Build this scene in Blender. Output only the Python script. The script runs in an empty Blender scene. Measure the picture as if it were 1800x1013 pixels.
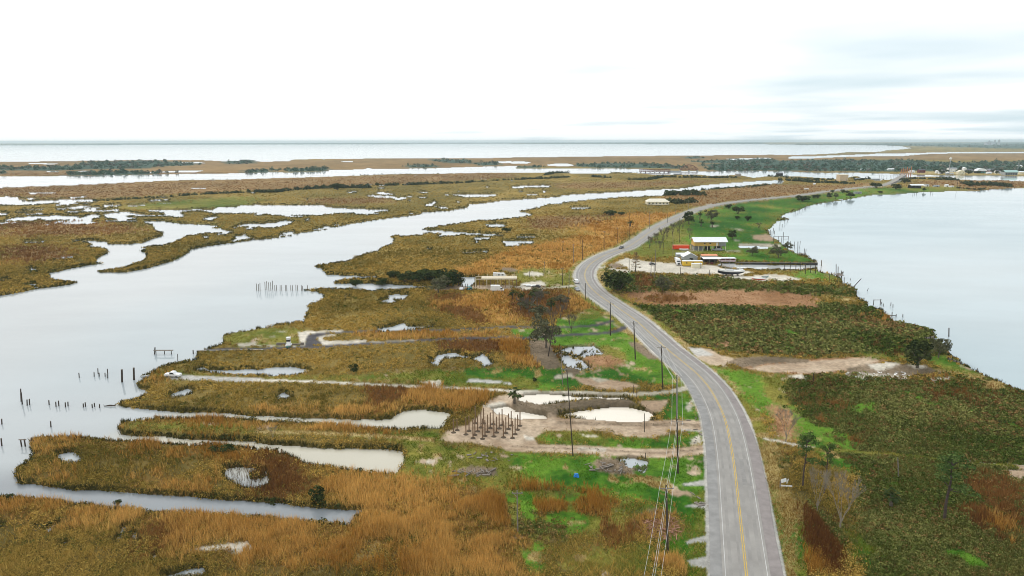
import bpy, math, random
import numpy as np
from mathutils import Matrix, Vector

# ------------------------------------------------------------------ camera, sky, sun, exposure
S = bpy.context.scene
COL = S.collection
CAM_H, FPX, CXP, CYP = 73.0, 1200.0, 900.0, 506.5          # metres; focal length and centre for an 1800 px wide frame
PITCH = math.atan((CYP - 248.0) / FPX)
ROLL = math.atan(3.0 / 1800.0)
_U = Vector((0, math.sin(PITCH), math.cos(PITCH)))
_X = Vector((1, 0, 0))
FWD = Vector((0, math.cos(PITCH), -math.sin(PITCH)))
RGT = _X * math.cos(ROLL) - _U * math.sin(ROLL)
UPV = _X * math.sin(ROLL) + _U * math.cos(ROLL)
cam = bpy.data.objects.new('camera', bpy.data.cameras.new('camera'))
COL.objects.link(cam)
cam.data.sensor_width = 36.0
cam.data.lens = 36.0 * FPX / 1800.0
cam.data.clip_start = 1.0
cam.data.clip_end = 120000.0
cam.matrix_world = Matrix(((RGT.x, UPV.x, -FWD.x, 0), (RGT.y, UPV.y, -FWD.y, 0), (RGT.z, UPV.z, -FWD.z, CAM_H), (0, 0, 0, 1)))
S.camera = cam

SUN_EL, SUN_AZ = math.radians(38), math.radians(-35)        # high thin cloud, brightest ahead on the left
W = bpy.data.worlds.new("World")
S.world = W
W.use_nodes = True
nt = W.node_tree
for n in list(nt.nodes):
    nt.nodes.remove(n)
def N(tree, kind, **kw):
    n = tree.nodes.new(kind)
    for k, v in kw.items():
        setattr(n, k, v)
    return n
out = N(nt, 'ShaderNodeOutputWorld')
bg = N(nt, 'ShaderNodeBackground')
sky = N(nt, 'ShaderNodeTexSky', sky_type='NISHITA', sun_disc=False, sun_elevation=SUN_EL, sun_rotation=SUN_AZ)
sky.air_density, sky.dust_density = 1.0, 2.0
tc = N(nt, 'ShaderNodeTexCoord')
sep = N(nt, 'ShaderNodeSeparateXYZ')
nt.links.new(tc.outputs['Generated'], sep.inputs[0])
def mth(op, a, b=None, c=None, tree=nt, clamp=False):
    n = N(tree, 'ShaderNodeMath', operation=op, use_clamp=clamp)
    for i, v in enumerate((a, b, c)):
        if v is None:
            continue
        if isinstance(v, (int, float)):
            n.inputs[i].default_value = v
        else:
            tree.links.new(v, n.inputs[i])
    return n.outputs[0]
# a flat cloud deck: direction divided by its height gives the deck's plan coordinates
zc = mth('MAXIMUM', sep.outputs[2], 0.004)
zz = mth('ADD', zc, 0.05)
comb = N(nt, 'ShaderNodeCombineXYZ')
nt.links.new(mth('DIVIDE', sep.outputs[0], zz), comb.inputs[0])
nt.links.new(mth('DIVIDE', sep.outputs[1], zz), comb.inputs[1])
n1 = N(nt, 'ShaderNodeTexNoise'); n1.inputs['Scale'].default_value = 0.42; n1.inputs['Detail'].default_value = 3; n1.inputs['Roughness'].default_value = 0.42
nt.links.new(comb.outputs[0], n1.inputs['Vector'])
# thinner cloud towards the right of the view (east)
east = mth('MULTIPLY_ADD', sep.outputs[0], 0.42, 0.0)
thin = mth('ADD', mth('MULTIPLY_ADD', n1.outputs['Fac'], 1.5, -0.75), east)
gap = N(nt, 'ShaderNodeMapRange'); gap.inputs[1].default_value = -0.26; gap.inputs[2].default_value = 0.6; gap.inputs[3].default_value = 0.0; gap.inputs[4].default_value = 0.85
gap.interpolation_type = 'SMOOTHSTEP'
nt.links.new(thin, gap.inputs[0])
low = N(nt, 'ShaderNodeMapRange'); low.inputs[1].default_value = 0.0; low.inputs[2].default_value = 0.07; low.inputs[3].default_value = 0.38; low.inputs[4].default_value = 0.0
low.interpolation_type = 'SMOOTHSTEP'
nt.links.new(sep.outputs[2], low.inputs[0])
gapf = mth('MAXIMUM', gap.outputs[0], low.outputs[0])
SKY_L = 1.28
skym = N(nt, 'ShaderNodeMix', data_type='RGBA', blend_type='MULTIPLY'); skym.inputs[0].default_value = 1.0
nt.links.new(sky.outputs[0], skym.inputs[6]); skym.inputs[7].default_value = (0.10, 0.10, 0.10, 1)
skyt = N(nt, 'ShaderNodeMix', data_type='RGBA'); skyt.inputs[0].default_value = 0.8
nt.links.new(skym.outputs[2], skyt.inputs[6]); skyt.inputs[7].default_value = (0.66, 0.86, 0.96, 1)
cl = N(nt, 'ShaderNodeMix', data_type='RGBA')
nt.links.new(gapf, cl.inputs[0])
cl.inputs[6].default_value = (SKY_L, SKY_L * 0.995, SKY_L * 0.985, 1)
nt.links.new(skyt.outputs[2], cl.inputs[7])
nt.links.new(cl.outputs[2], bg.inputs['Color'])
bg.inputs['Strength'].default_value = 1.0
nt.links.new(bg.outputs[0], out.inputs['Surface'])

sun = bpy.data.objects.new('sun', bpy.data.lights.new('sun', 'SUN'))
COL.objects.link(sun)
sun.data.energy = 1.05
sun.data.angle = math.radians(11)
sun.data.color = (1.0, 0.97, 0.92)
sd = Vector((math.sin(-SUN_AZ) * -1 * math.cos(SUN_EL), math.cos(SUN_AZ) * math.cos(SUN_EL), math.sin(SUN_EL)))
sun.rotation_euler = sd.to_track_quat('Z', 'Y').to_euler()
S.view_settings.view_transform = 'Standard'
S.view_settings.look = 'None'
S.view_settings.exposure = 0.0
S.view_settings.gamma = 1.0
S.cycles.use_denoising = True
S.cycles.denoising_prefilter = 'ACCURATE'
S.cycles.filter_width = 1.0
S.cycles.max_bounces = 6
S.cycles.diffuse_bounces = 2
S.cycles.glossy_bounces = 3
S.cycles.transmission_bounces = 2
S.cycles.volume_bounces = 0

# ------------------------------------------------------------------ plan survey: where things stand on the ground
def ray(px, py):
    return FWD * FPX + RGT * (px - CXP) + UPV * (CYP - py)
def G(px, py, z=0.0):
    """the point of the plane at height z that lies in the direction surveyed from the camera station"""
    d = ray(px, py)
    t = (z - CAM_H) / d.z
    return Vector((d.x * t, d.y * t, z))
def GN(pts):
    return np.array([G(x, y)[:2] for x, y in pts])
def mpp(py):
    return 74.7 / (py - 248.0)
def height_from(bx, by, ty, z0=0.5):
    """height of an upright thing standing at (bx, by) and reaching up to ty"""
    b = G(bx, by, z0)
    dist = math.hypot(b.x, b.y)
    lo, hi = 0.0, 80.0
    for _ in range(40):
        m = (lo + hi) / 2
        rel = Vector((b.x, b.y, z0 + m - CAM_H))
        y = CYP - FPX * rel.dot(UPV) / rel.dot(FWD)
        lo, hi = (m, hi) if y > ty else (lo, m)
    return lo
ORG = dict(A=(0, 230), B=(450, 230), C=(900, 230), D=(1350, 230), E=(0, 440), F=(450, 440), G=(900, 440), H=(1350, 440),
           I=(0, 600), J=(450, 600), K=(900, 600), L=(1350, 600), M=(0, 760), N=(450, 760), O=(900, 760), Q=(1350, 760))
def T(s):
    """survey sheets: a letter picks the sheet, then x,y pairs in quarter pixels; P = whole pixels"""
    pts, o, k = [], (0, 0), 4.0
    for t in s.split():
        if t == 'P':
            o, k = (0, 0), 1.0
        elif t in ORG:
            o, k = ORG[t], 4.0
        elif t == 'Z':
            o, k = (450, 560), 9.0
        else:
            x, y = t.split(',')
            pts.append((o[0] + float(x) / k, o[1] + float(y) / k))
    return pts

RNG = np.random.default_rng(7)
random.seed(7)
def vn(x, y, seed=0):
    """smooth lattice noise in 0..1"""
    xi, yi = np.floor(x).astype(np.int64), np.floor(y).astype(np.int64)
    fx, fy = x - xi, y - yi
    fx, fy = fx * fx * (3 - 2 * fx), fy * fy * (3 - 2 * fy)
    def h(a, b):
        n = (a * 374761393 + b * 668265263 + seed * 974634777) & 0x7fffffff
        n = ((n ^ (n >> 13)) * 1274126177) & 0x7fffffff
        n = ((n ^ (n >> 16)) * 668265263) & 0x7fffffff
        return (n ^ (n >> 15)) / 0x7fffffff
    a, b = h(xi, yi), h(xi + 1, yi)
    c, d = h(xi, yi + 1), h(xi + 1, yi + 1)
    return (a * (1 - fx) + b * fx) * (1 - fy) + (c * (1 - fx) + d * fx) * fy
def fbm(x, y, wl, seed=0, octs=3):
    s, a, t = 0.0, 1.0, 0.0
    for o in range(octs):
        s = s + a * vn(x / wl * 2 ** o, y / wl * 2 ** o, seed + o * 17)
        t += a
        a *= 0.55
    return s / t
def inside(px, py, poly):
    res = np.zeros(px.shape, bool)
    x0, y0 = poly.min(0); x1, y1 = poly.max(0)
    idx = np.nonzero((px >= x0) & (px <= x1) & (py >= y0) & (py <= y1))[0]
    if not len(idx):
        return res
    x, y = px[idx], py[idx]
    ins = np.zeros(len(idx), bool)
    n = len(poly)
    for i in range(n):
        xa, ya = poly[i]; xb, yb = poly[(i + 1) % n]
        if ya == yb:
            continue
        c = (ya > y) != (yb > y)
        ins ^= c & (x < (xb - xa) * (y - ya) / (yb - ya) + xa)
    res[idx] = ins
    return res
def near_line(px, py, pts, w):
    res = np.zeros(px.shape, bool)
    for (xa, ya), (xb, yb) in zip(pts[:-1], pts[1:]):
        m = (px > min(xa, xb) - w) & (px < max(xa, xb) + w) & (py > min(ya, yb) - w) & (py < max(ya, yb) + w)
        idx = np.nonzero(m)[0]
        if not len(idx):
            continue
        dx, dy = xb - xa, yb - ya
        l2 = dx * dx + dy * dy + 1e-9
        t = np.clip(((px[idx] - xa) * dx + (py[idx] - ya) * dy) / l2, 0, 1)
        res[idx] |= (px[idx] - xa - t * dx) ** 2 + (py[idx] - ya - t * dy) ** 2 < w * w
    return res
def spline(pts, step):
    """Catmull-Rom through plan points, resampled at about step metres"""
    P = np.array(pts, float)
    P = np.vstack([2 * P[0] - P[1], P, 2 * P[-1] - P[-2]])
    o = []
    for i in range(1, len(P) - 2):
        n = max(2, int(np.linalg.norm(P[i + 1] - P[i]) / step))
        for k in range(n):
            t = k / n
            o.append(0.5 * (2 * P[i] + (P[i + 1] - P[i - 1]) * t + (2 * P[i - 1] - 5 * P[i] + 4 * P[i + 1] - P[i + 2]) * t * t
                            + (3 * P[i] - P[i - 1] - 3 * P[i + 1] + P[i + 2]) * t ** 3))
    o.append(P[-2])
    return np.array(o)

# ------------------------------------------------------------------ materials
MATS = {}
def mat(name, col, rough=0.7, var=0.18, scale=2.0, metal=0.0, spec=0.3, bump=0.0):
    if name in MATS:
        return MATS[name]
    m = bpy.data.materials.new(name); m.use_nodes = True
    t = m.node_tree; b = t.nodes['Principled BSDF']
    b.inputs['Roughness'].default_value = rough
    b.inputs['Metallic'].default_value = metal
    b.inputs['Specular IOR Level'].default_value = spec
    geo = N(t, 'ShaderNodeTexCoord')
    nz = N(t, 'ShaderNodeTexNoise'); nz.inputs['Scale'].default_value = scale; nz.inputs['Detail'].default_value = 5
    t.links.new(geo.outputs['Object'], nz.inputs['Vector'])
    r = N(t, 'ShaderNodeValToRGB')
    r.color_ramp.elements[0].position = 0.3; r.color_ramp.elements[1].position = 0.7
    r.color_ramp.elements[0].color = (*[c * (1 - var) for c in col], 1)
    r.color_ramp.elements[1].color = (*[min(0.95, c * (1 + var)) for c in col], 1)
    t.links.new(nz.outputs['Fac'], r.inputs[0]); t.links.new(r.outputs[0], b.inputs['Base Color'])
    if bump:
        bp = N(t, 'ShaderNodeBump'); bp.inputs['Strength'].default_value = bump
        t.links.new(nz.outputs['Fac'], bp.inputs['Height']); t.links.new(bp.outputs[0], b.inputs['Normal'])
    MATS[name] = m
    return m
def attr_mat(name, rough=1.0, detail=None, spec=0.1, bump=0.0, transl=0.0):
    """colour from the mesh's own plant / soil survey attribute, varied by noise"""
    m = bpy.data.materials.new(name); m.use_nodes = True
    t = m.node_tree; b = t.nodes['Principled BSDF']
    b.inputs['Roughness'].default_value = rough
    b.inputs['Specular IOR Level'].default_value = spec
    a = N(t, 'ShaderNodeAttribute', attribute_name='cover')
    src = a.outputs['Color']
    if detail:
        geo = N(t, 'ShaderNodeTexCoord')
        for sc, lo, hi in detail:
            nz = N(t, 'ShaderNodeTexNoise'); nz.inputs['Scale'].default_value = sc; nz.inputs['Detail'].default_value = 6; nz.inputs['Roughness'].default_value = 0.65
            t.links.new(geo.outputs['Object'], nz.inputs['Vector'])
            mr = N(t, 'ShaderNodeMapRange'); mr.inputs[1].default_value = 0.3; mr.inputs[2].default_value = 0.7; mr.inputs[3].default_value = lo; mr.inputs[4].default_value = hi
            t.links.new(nz.outputs['Fac'], mr.inputs[0])
            vm = N(t, 'ShaderNodeVectorMath', operation='SCALE')
            t.links.new(src, vm.inputs[0]); t.links.new(mr.outputs[0], vm.inputs['Scale'])
            src = vm.outputs[0]
        if bump:
            bp = N(t, 'ShaderNodeBump'); bp.inputs['Strength'].default_value = bump; bp.inputs['Distance'].default_value = 0.3
            t.links.new(nz.outputs['Fac'], bp.inputs['Height']); t.links.new(bp.outputs[0], b.inputs['Normal'])
    t.links.new(src, b.inputs['Base Color'])
    MATS[name] = m
    return m

# ------------------------------------------------------------------ object helpers
def tag(o, label=None, cat=None, group=None, kind=None):
    if label: o['label'] = label
    if cat: o['category'] = cat
    if group: o['group'] = group
    if kind: o['kind'] = kind
    return o
def empty(name, loc, rz=0.0, label=None, cat=None, group=None):
    o = bpy.data.objects.new(name, None)
    COL.objects.link(o)
    o.location = loc; o.rotation_euler = (0, 0, rz)
    o.empty_display_size = 0.5
    return tag(o, label, cat, group)
def np_mesh(name, verts, faces, m, kind=None, cover=None, parent=None, smooth=False):
    """verts (n,3), faces (k,3) or (k,4)"""
    me = bpy.data.meshes.new(name)
    verts = np.asarray(verts, np.float32); faces = np.asarray(faces, np.int32)
    k = faces.shape[1]
    me.vertices.add(len(verts)); me.vertices.foreach_set('co', verts.ravel())
    me.loops.add(faces.size); me.loops.foreach_set('vertex_index', faces.ravel())
    me.polygons.add(len(faces))
    me.polygons.foreach_set('loop_start', np.arange(0, faces.size, k, dtype=np.int32))
    me.polygons.foreach_set('use_smooth', np.full(len(faces), smooth))
    if cover is not None:
        at = me.attributes.new('cover', 'FLOAT_COLOR', 'POINT')
        c4 = np.ones((len(verts), 4), np.float32); c4[:, :3] = cover
        at.data.foreach_set('color', c4.ravel())
    me.update(calc_edges=True)
    me.materials.append(m)
    o = bpy.data.objects.new(name, me)
    COL.objects.link(o)
    if kind: o['kind'] = kind
    if parent: o.parent = parent
    return o
class MB:
    """collects boxes, tubes and faces, then links them as ONE mesh object"""
    def __init__(s):
        s.v, s.f = [], []
    def face(s, pts):
        n = len(s.v); s.v += [tuple(p) for p in pts]; s.f.append(tuple(range(n, n + len(pts)))); return s
    def box(s, c, d, rz=0.0, top=(1, 1), rx=0.0):
        n = len(s.v); cr, sr = math.cos(rz), math.sin(rz)
        for k in (-1, 1):
            for i, j in ((-1, -1), (1, -1), (1, 1), (-1, 1)):
                q = top if k > 0 else (1, 1)
                x, y, z = i * d[0] / 2 * q[0], j * d[1] / 2 * q[1], k * d[2] / 2
                if rx:
                    y, z = y * math.cos(rx) - z * math.sin(rx), y * math.sin(rx) + z * math.cos(rx)
                s.v.append((c[0] + x * cr - y * sr, c[1] + x * sr + y * cr, c[2] + z))
        s.f += [tuple(n + a for a in q) for q in ((3, 2, 1, 0), (4, 5, 6, 7), (0, 1, 5, 4), (1, 2, 6, 5), (2, 3, 7, 6), (3, 0, 4, 7))]
        return s
    def tube(s, pts, rad, n=7, cap=True):
        pts = [Vector(p) for p in pts]
        if isinstance(rad, (int, float)): rad = [rad] * len(pts)
        b = len(s.v)
        for i, p in enumerate(pts):
            d = (pts[min(i + 1, len(pts) - 1)] - pts[max(i - 1, 0)]).normalized()
            a = d.orthogonal().normalized() if abs(d.z) < 0.99 else Vector((1, 0, 0))
            a = (a - d * a.dot(d)).normalized(); c = d.cross(a)
            for k in range(n):
                t = 2 * math.pi * k / n
                s.v.append(tuple(p + (a * math.cos(t) + c * math.sin(t)) * rad[i]))
        for i in range(len(pts) - 1):
            for k in range(n):
                s.f.append((b + i * n + k, b + i * n + (k + 1) % n, b + (i + 1) * n + (k + 1) % n, b + (i + 1) * n + k))
        if cap:
            s.f.append(tuple(b + k for k in reversed(range(n)))); e = b + (len(pts) - 1) * n
            s.f.append(tuple(e + k for k in range(n)))
        return s
    def prism(s, prof, y0, y1, axis='y'):
        """profile (a, z) extruded along y (or x)"""
        n = len(s.v); k = len(prof)
        for yy in (y0, y1):
            for a, z in prof:
                s.v.append((a, yy, z) if axis == 'y' else (yy, a, z))
        s.f.append(tuple(n + i for i in range(k))); s.f.append(tuple(n + k + i for i in reversed(range(k))))
        for i in range(k):
            s.f.append((n + i, n + k + i, n + k + (i + 1) % k, n + (i + 1) % k))
        return s
    def gable(s, c, w, d, ze, zr, t=0.2, along='x'):
        """pitched roof: ridge along x or y, eaves at ze, ridge at zr"""
        h = d / 2 if along == 'x' else w / 2; L = w if along == 'x' else d
        prof = [(-h, ze), (0, zr), (h, ze), (h, ze - t), (0, zr - t), (-h, ze - t)]
        n = len(s.v); k = 6
        for e in (-L / 2, L / 2):
            for a, z in prof:
                s.v.append((c[0] + (e if along == 'x' else a), c[1] + (a if along == 'x' else e), z))
        s.f += [(n, n + 1, n + 4, n + 5), (n + 1, n + 2, n + 3, n + 4), (n + k + 5, n + k + 4, n + k + 1, n + k), (n + k + 4, n + k + 3, n + k + 2, n + k + 1)]
        for i in range(k):
            s.f.append((n + i, n + k + i, n + k + (i + 1) % k, n + (i + 1) % k))
        return s
    def hull(s, stations, close=True):
        """rings of equal length joined in sequence"""
        n = len(s.v); k = len(stations[0])
        for r in stations: s.v += [tuple(p) for p in r]
        for i in range(len(stations) - 1):
            for j in range(k - (0 if close else 1)):
                s.f.append((n + i * k + j, n + i * k + (j + 1) % k, n + (i + 1) * k + (j + 1) % k, n + (i + 1) * k + j))
        s.f.append(tuple(n + j for j in reversed(range(k)))); e = n + (len(stations) - 1) * k
        s.f.append(tuple(e + j for j in range(k)))
        return s
    def build(s, name, m, parent=None, smooth=False, label=None):
        me = bpy.data.meshes.new(name); me.from_pydata(s.v, [], s.f)
        if smooth:
            me.polygons.foreach_set('use_smooth', [True] * len(me.polygons))
        me.update(); me.materials.append(m)
        o = bpy.data.objects.new(name, me); COL.objects.link(o)
        if parent: o.parent = parent
        if label: o['label'] = label
        return o
def copy_tree(o, parent=None):
    c = o.copy(); COL.objects.link(c)
    if parent: c.parent = parent
    for ch in list(o.children): copy_tree(ch, c)
    return c

# ------------------------------------------------------------------ the ground: one sheet to the horizon
WATER, MARSH, REED, LAWN, SCRUB, DIRT, SAND, MUD, WOOD, FIELD, MEADOW, TAR, SLAB, RUST, GRIT, DRY, STRAW = range(17)
PALETTE = {WATER: ((.10, .085, .06), (.13, .11, .075)), MARSH: ((.16, .125, .028), (.31, .22, .058)), REED: ((.33, .155, .030), (.46, .25, .06)),
           LAWN: ((.024, .098, .006), (.115, .225, .020)), SCRUB: ((.040, .052, .014), (.075, .08, .02)), DIRT: ((.33, .235, .155), (.50, .39, .28)),
           SAND: ((.36, .325, .25), (.62, .57, .48)), MUD: ((.13, .10, .065), (.24, .18, .12)), WOOD: ((.030, .070, .050), (.06, .10, .07)),
           FIELD: ((.26, .135, .06), (.38, .22, .115)), MEADOW: ((.085, .125, .012), (.23, .205, .04)), TAR: ((.065, .06, .065), (.085, .08, .085)),
           SLAB: ((.42, .41, .38), (.55, .53, .49)), RUST: ((.13, .06, .018), (.22, .105, .03)), GRIT: ((.34, .33, .30), (.47, .45, .41)), STRAW: ((.185, .115, .040), (.30, .19, .075)), DRY: ((.33, .25, .09), (.44, .34, .15))}
LAND = [  # (cover, raggedness, outline)
 (STRAW, 2, "A -400,400 0,400 300,390 900,364 1800,342 1800,420 1400,440 1000,465 700,480 400,478 0,455 -400,470"),
 (STRAW, 2, "B 0,340 600,325 1300,303 1800,296 1800,330 1500,352 1000,375 700,385 300,410 0,425"),
 (STRAW, 2, "A -400,215 900,208 1800,206 1800,300 900,312 -400,325"), (STRAW, 2, "B 0,215 700,200 1800,190 1800,250 800,275 0,292"),
 (STRAW, 2, "C 0,186 900,176 1800,172 2400,172 2400,290 1400,290 900,262 0,250"), (STRAW, 2, "D 1000,150 2600,150 2600,215 1400,210 500,195 100,200 100,185"),
 (STRAW, 2, "A 0,650 400,640 700,650 1000,690 1000,720 600,735 300,745 0,735"), (STRAW, 2, "A 0,820 300,810 450,830 500,880 300,930 0,940"),
 (STRAW, 2, "B 300,480 900,470 1000,500 700,520 400,515"), (STRAW, 2, "C 300,370 900,360 1300,350 1500,352 1100,390 600,410 300,405"),
 (WOOD, 1, "A -400,255 0,250 100,262 560,245 600,220 1050,210 1400,230 1350,246 1150,250 1000,268 700,272 330,282 0,280 -400,290"),
 (WOOD, 1, "A -400,290 0,288 60,300 0,308 -400,312"), (WOOD, 1, "A 450,302 850,285 1050,292 1200,300 900,312 480,315"), (WOOD, 1, "A 1580,215 1800,208 1800,232 1580,235"), (WOOD, 1, "A 1700,280 1800,272 1800,300 1720,300"),
 (WOOD, 1, "B 0,275 130,275 120,292 0,297"), (WOOD, 1, "B 200,272 480,258 520,272 500,285 220,292"), (WOOD, 1, "B 1060,245 1200,236 1310,255 1200,262 1060,260"), (WOOD, 1, "B 1180,200 1500,205 1520,232 1340,228"), (WOOD, 1, "B 1540,225 1700,222 1730,243 1560,248"),
 (WOOD, 1, "C 440,235 700,228 1100,238 1200,255 1180,270 900,262 620,262 440,252"), (WOOD, 1, "C 20,255 200,245 230,258 60,266"), (WOOD, 1, "C 1210,185 1340,185 1340,198 1210,196"),
 (WOOD, 1, "C 1200,215 1800,195 1900,215 1800,232 1400,230"), (WOOD, 1, "C 1330,240 1560,228 1800,232 1900,250 1900,280 1500,284 1400,282"),
 (WOOD, 1, "D 0,215 400,205 1000,208 1300,225 1800,215 2600,215 2600,305 1900,312 1500,300 1200,300 900,288 700,288 300,285 0,282"),
 (DRY, 1, "D 1000,280 1100,285 1800,300 2600,305 2600,318 1800,316 1050,308 950,300"),
 (WOOD, 2, "D -9000,60 0,74 1800,72 3000,70 3000,94 1600,92 1100,86 0,94 -2000,93"), (WOOD, 2, "D 1100,90 1800,80 3000,76 3000,125 1800,130 1150,110"), (WOOD, 2, "C -3600,98 -1800,80 0,74 1800,70 1800,94 0,92 -1800,96 -3600,105"),
 (MEADOW, 2, "A 850,530 1800,455 1800,520 1550,540 1250,552 900,560"), (MEADOW, 2, "A 900,620 1250,660 1560,670 1450,690 1250,700 1100,640"),
 (STRAW, 1, "C 1020,470 1340,425 1640,400 1800,385 1800,480 1500,500 1300,540 1230,520"), (STRAW, 1, "D -40,378 300,382 500,385 720,368 770,375 700,395 440,428 200,458 0,470 -40,475"),
 (STRAW, 1, "D 1100,350 1340,350 1800,352 2600,362 2600,385 1800,398 1400,420 1000,405 960,385"), (MEADOW, 1, "D 950,395 1320,390 1400,420 1300,426 1080,430"),
 (REED, 1, "C 0,830 200,800 450,745 640,735 790,755 740,810 600,890 500,960 460,1012 300,1000 200,1012 0,1000"), (REED, 2, "C 400,650 800,620 1100,585 1190,592 1080,650 900,715 760,755 600,735 420,690"),
 (REED, 1, "C 640,590 1100,580 1250,560 1300,545 1240,580 1100,630 900,640"), (STRAW, 2, "C 130,610 700,595 600,640 300,700 100,690"),
 (REED, 1, "F 1200,380 1330,380 1480,310 1800,290 1900,310 1850,380 1800,470 1640,480 1500,470 1350,440 1250,410"), (REED, 1, "F 1380,130 1640,60 1800,0 1900,20 1840,110 1640,170 1450,185 1380,160"),
 (RUST, 1, "F 1230,330 1440,305 1500,350 1400,370 1250,365"), (RUST, 1, "F 1250,400 1500,400 1600,450 1640,520 1560,540 1450,480 1300,440"), (REED, 1, "F 1640,470 1800,470 1800,520 1700,530 1620,500"),
 (RUST, 1, "F 1250,660 1450,635 1800,620 1920,640 1900,730 1700,720 1500,730 1300,700"), (REED, 1, "G -100,640 0,612 60,620 100,680 90,735 220,780 260,830 100,820 0,800 -80,720"),
 (RUST, 1, "G 250,640 330,640 300,800 200,830 100,760 220,700"), (RUST, 2, "G 0,290 120,270 350,285 560,400 480,430 300,470 100,500 0,470"), (REED, 1, "G 380,320 480,330 560,400 480,440 400,420"),
 (RUST, 2, "G -20,290 130,265 360,290 400,340 330,400 280,470 150,500 60,470 -20,420"),
 (MEADOW, 1, "G 0,160 100,130 340,140 450,190 440,270 250,270 120,260 0,240"), (SAND, 1, "G 75,165 150,155 225,170 200,190 90,185"), (SAND, 1, "G 50,240 200,220 240,255 110,290 60,285"), (DIRT, 0, "F 1250,265 1500,250 1800,255 1800,290 1500,285 1250,290"),
 (SAND, 1, "F 1660,180 1740,160 1760,190 1700,200"), (MUD, 1, "F 1720,125 1800,130 1850,150 1800,165 1730,150"),
 (MEADOW, 1, "E 1565,665 1560,610 1640,580 1800,556 F 0,550 100,548 350,560 330,600 310,690 0,690 E 1700,690"),
 (SAND, 0, "Z 660,232 1000,215 1380,200 1410,230 1100,240 850,265 790,340 770,450 690,455 690,380"), (SAND, 0, "Z 960,340 1000,305 1200,275 1320,290 1100,310 1050,380 1750,360 1765,415 1200,450 1040,462 1030,400"),
 (SAND, 1, "Z 0,445 260,445 640,452 640,468 0,462"), (SAND, 1, "Z 320,220 480,218 480,230 330,232"), (SAND, 1, "Z 200,300 290,296 290,306 210,308"), (SAND, 1, "E 1660,670 1800,655 F 0,660 0,680 E 1700,690"),
 (TAR, 0, "Z 780,455 790,340 835,275 960,250 1150,240 1300,243 1180,268 1060,288 965,325 955,372 1045,395 1040,425 1000,430 860,462"),
 (REED, 1, "Z 1560,260 1800,235 F 1120,590 1700,580 1750,600 1500,620 1150,630 800,625 700,610 Z 1560,320"),
 (MEADOW, 1, "I 1080,215 1180,225 1300,235 1800,262 J 0,262 400,250 700,245 1000,232 1350,205 1380,310 1100,305 700,290 0,290 I 1700,285 1270,275 1100,250"),
 (LAWN, 1, "J 1300,270 1370,235 1480,195 1800,200 K 0,205 280,185 470,250 500,350 200,362 0,355 J 1800,345 1500,335 1330,320"),
 (MEADOW, 1, "J 1100,240 1350,210 1350,290 1150,280"), (SAND, 1, "J 1150,300 1290,285 1330,325 1240,330"),
 (LAWN, 0, "G 300,560 320,490 430,470 560,410 700,500 750,545 660,585 800,590 900,690 1060,810 1220,960 1000,955 900,930 700,900 560,700 300,680 120,625 0,600 0,560"),
 (LAWN, 1, "G 450,860 620,830 800,840 900,960 700,930 560,960 460,930"), (MUD, 1, "G 810,650 900,660 1040,770 960,775 880,720"),
 (MUD, 1, "G 120,640 260,640 300,740 360,830 260,850 140,780"), (FIELD, 1, "K 480,100 680,105 800,150 700,200 620,190 560,190 480,140"), (MUD, 1, "K 380,180 480,190 470,240 420,260 360,240"),
 (DIRT, 1, "K 430,260 620,270 820,300 900,330 760,360 620,350 500,315"), (SAND, 1, "K 540,262 620,270 700,285 600,300"), (SAND, 1, "K 300,250 420,235 430,262 300,275"),
 (SLAB, 0, "J 1500,274 1735,292 1715,308 1480,300"), (SLAB, 0, "J 1740,300 1800,305 1800,318 1740,315"),
 (LAWN, 1, "K 820,402 1000,385 1110,385 1240,365 1300,440 1335,545 1345,580 1030,575 1060,500 1110,430"),
 (LAWN, 1, "K 160,690 300,640 500,640 700,690 900,690 1060,690 1350,640 1370,745 1130,775 800,785 480,762 250,745"), (MEADOW, 1, "K 250,650 470,640 700,685 620,740 350,730"),
 (MEADOW, 1, "J 1000,730 1300,740 1500,760 1800,780 K 100,790 400,830 420,985 200,1010 O 250,420 0,420 N 1800,440 1400,390 1100,370 900,350 700,300 560,265 740,285 960,300 1020,270 1045,150"),
 (LAWN, 1, "K 0,800 440,810 1100,820 1375,800 1385,1012 O 1390,120 1385,345 1390,500 1400,740 1405,890 1400,1012 1220,1012 1200,800 1100,760 1190,600 1060,560 900,515 700,470 480,440 330,400 100,330 0,240"),
 (LAWN, 1, "O 1080,400 1390,380 1390,740 1160,740 1190,600 1080,520"), (LAWN, 1, "O 1000,760 1220,740 1380,790 1380,890 1220,920 1100,900"), (LAWN, 2, "O 880,880 960,890 950,960 880,960"),
 (DIRT, 1, "J 1290,715 1330,650 1480,600 1580,520 1600,440 1700,400 K 0,385 60,370 150,400 250,500 330,560 560,572 1330,585 1335,620 1060,645 1080,672 900,690 760,650 500,640 220,642 150,700 200,760 0,765 J 1750,775 1500,722"),
 (SAND, 1, "J 1590,460 1700,440 1760,450 1740,470 1600,475"), (SAND, 1, "K 80,680 150,690 150,715 90,710"),
 (MUD, 1, "K 0,430 150,455 250,470 330,448 420,440 600,422 820,428 880,462 700,475 560,475 420,495 330,512 320,540 240,540 100,495 0,490"), (DIRT, 1, "K 880,432 1110,418 1060,495 980,520 940,490"),
 (DIRT, 1, "K 620,655 800,650 1080,640 1110,665 1000,685 800,680"), (GRIT, 1, "K 1180,640 1340,600 1360,630 1330,650"),
 (SAND, 2, "K 480,660 640,690 560,690 500,675"), (SAND, 2, "K 1260,700 1330,660 1340,740 1270,750"), (SAND, 2, "K 1270,400 1290,470 1230,500"),
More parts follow.
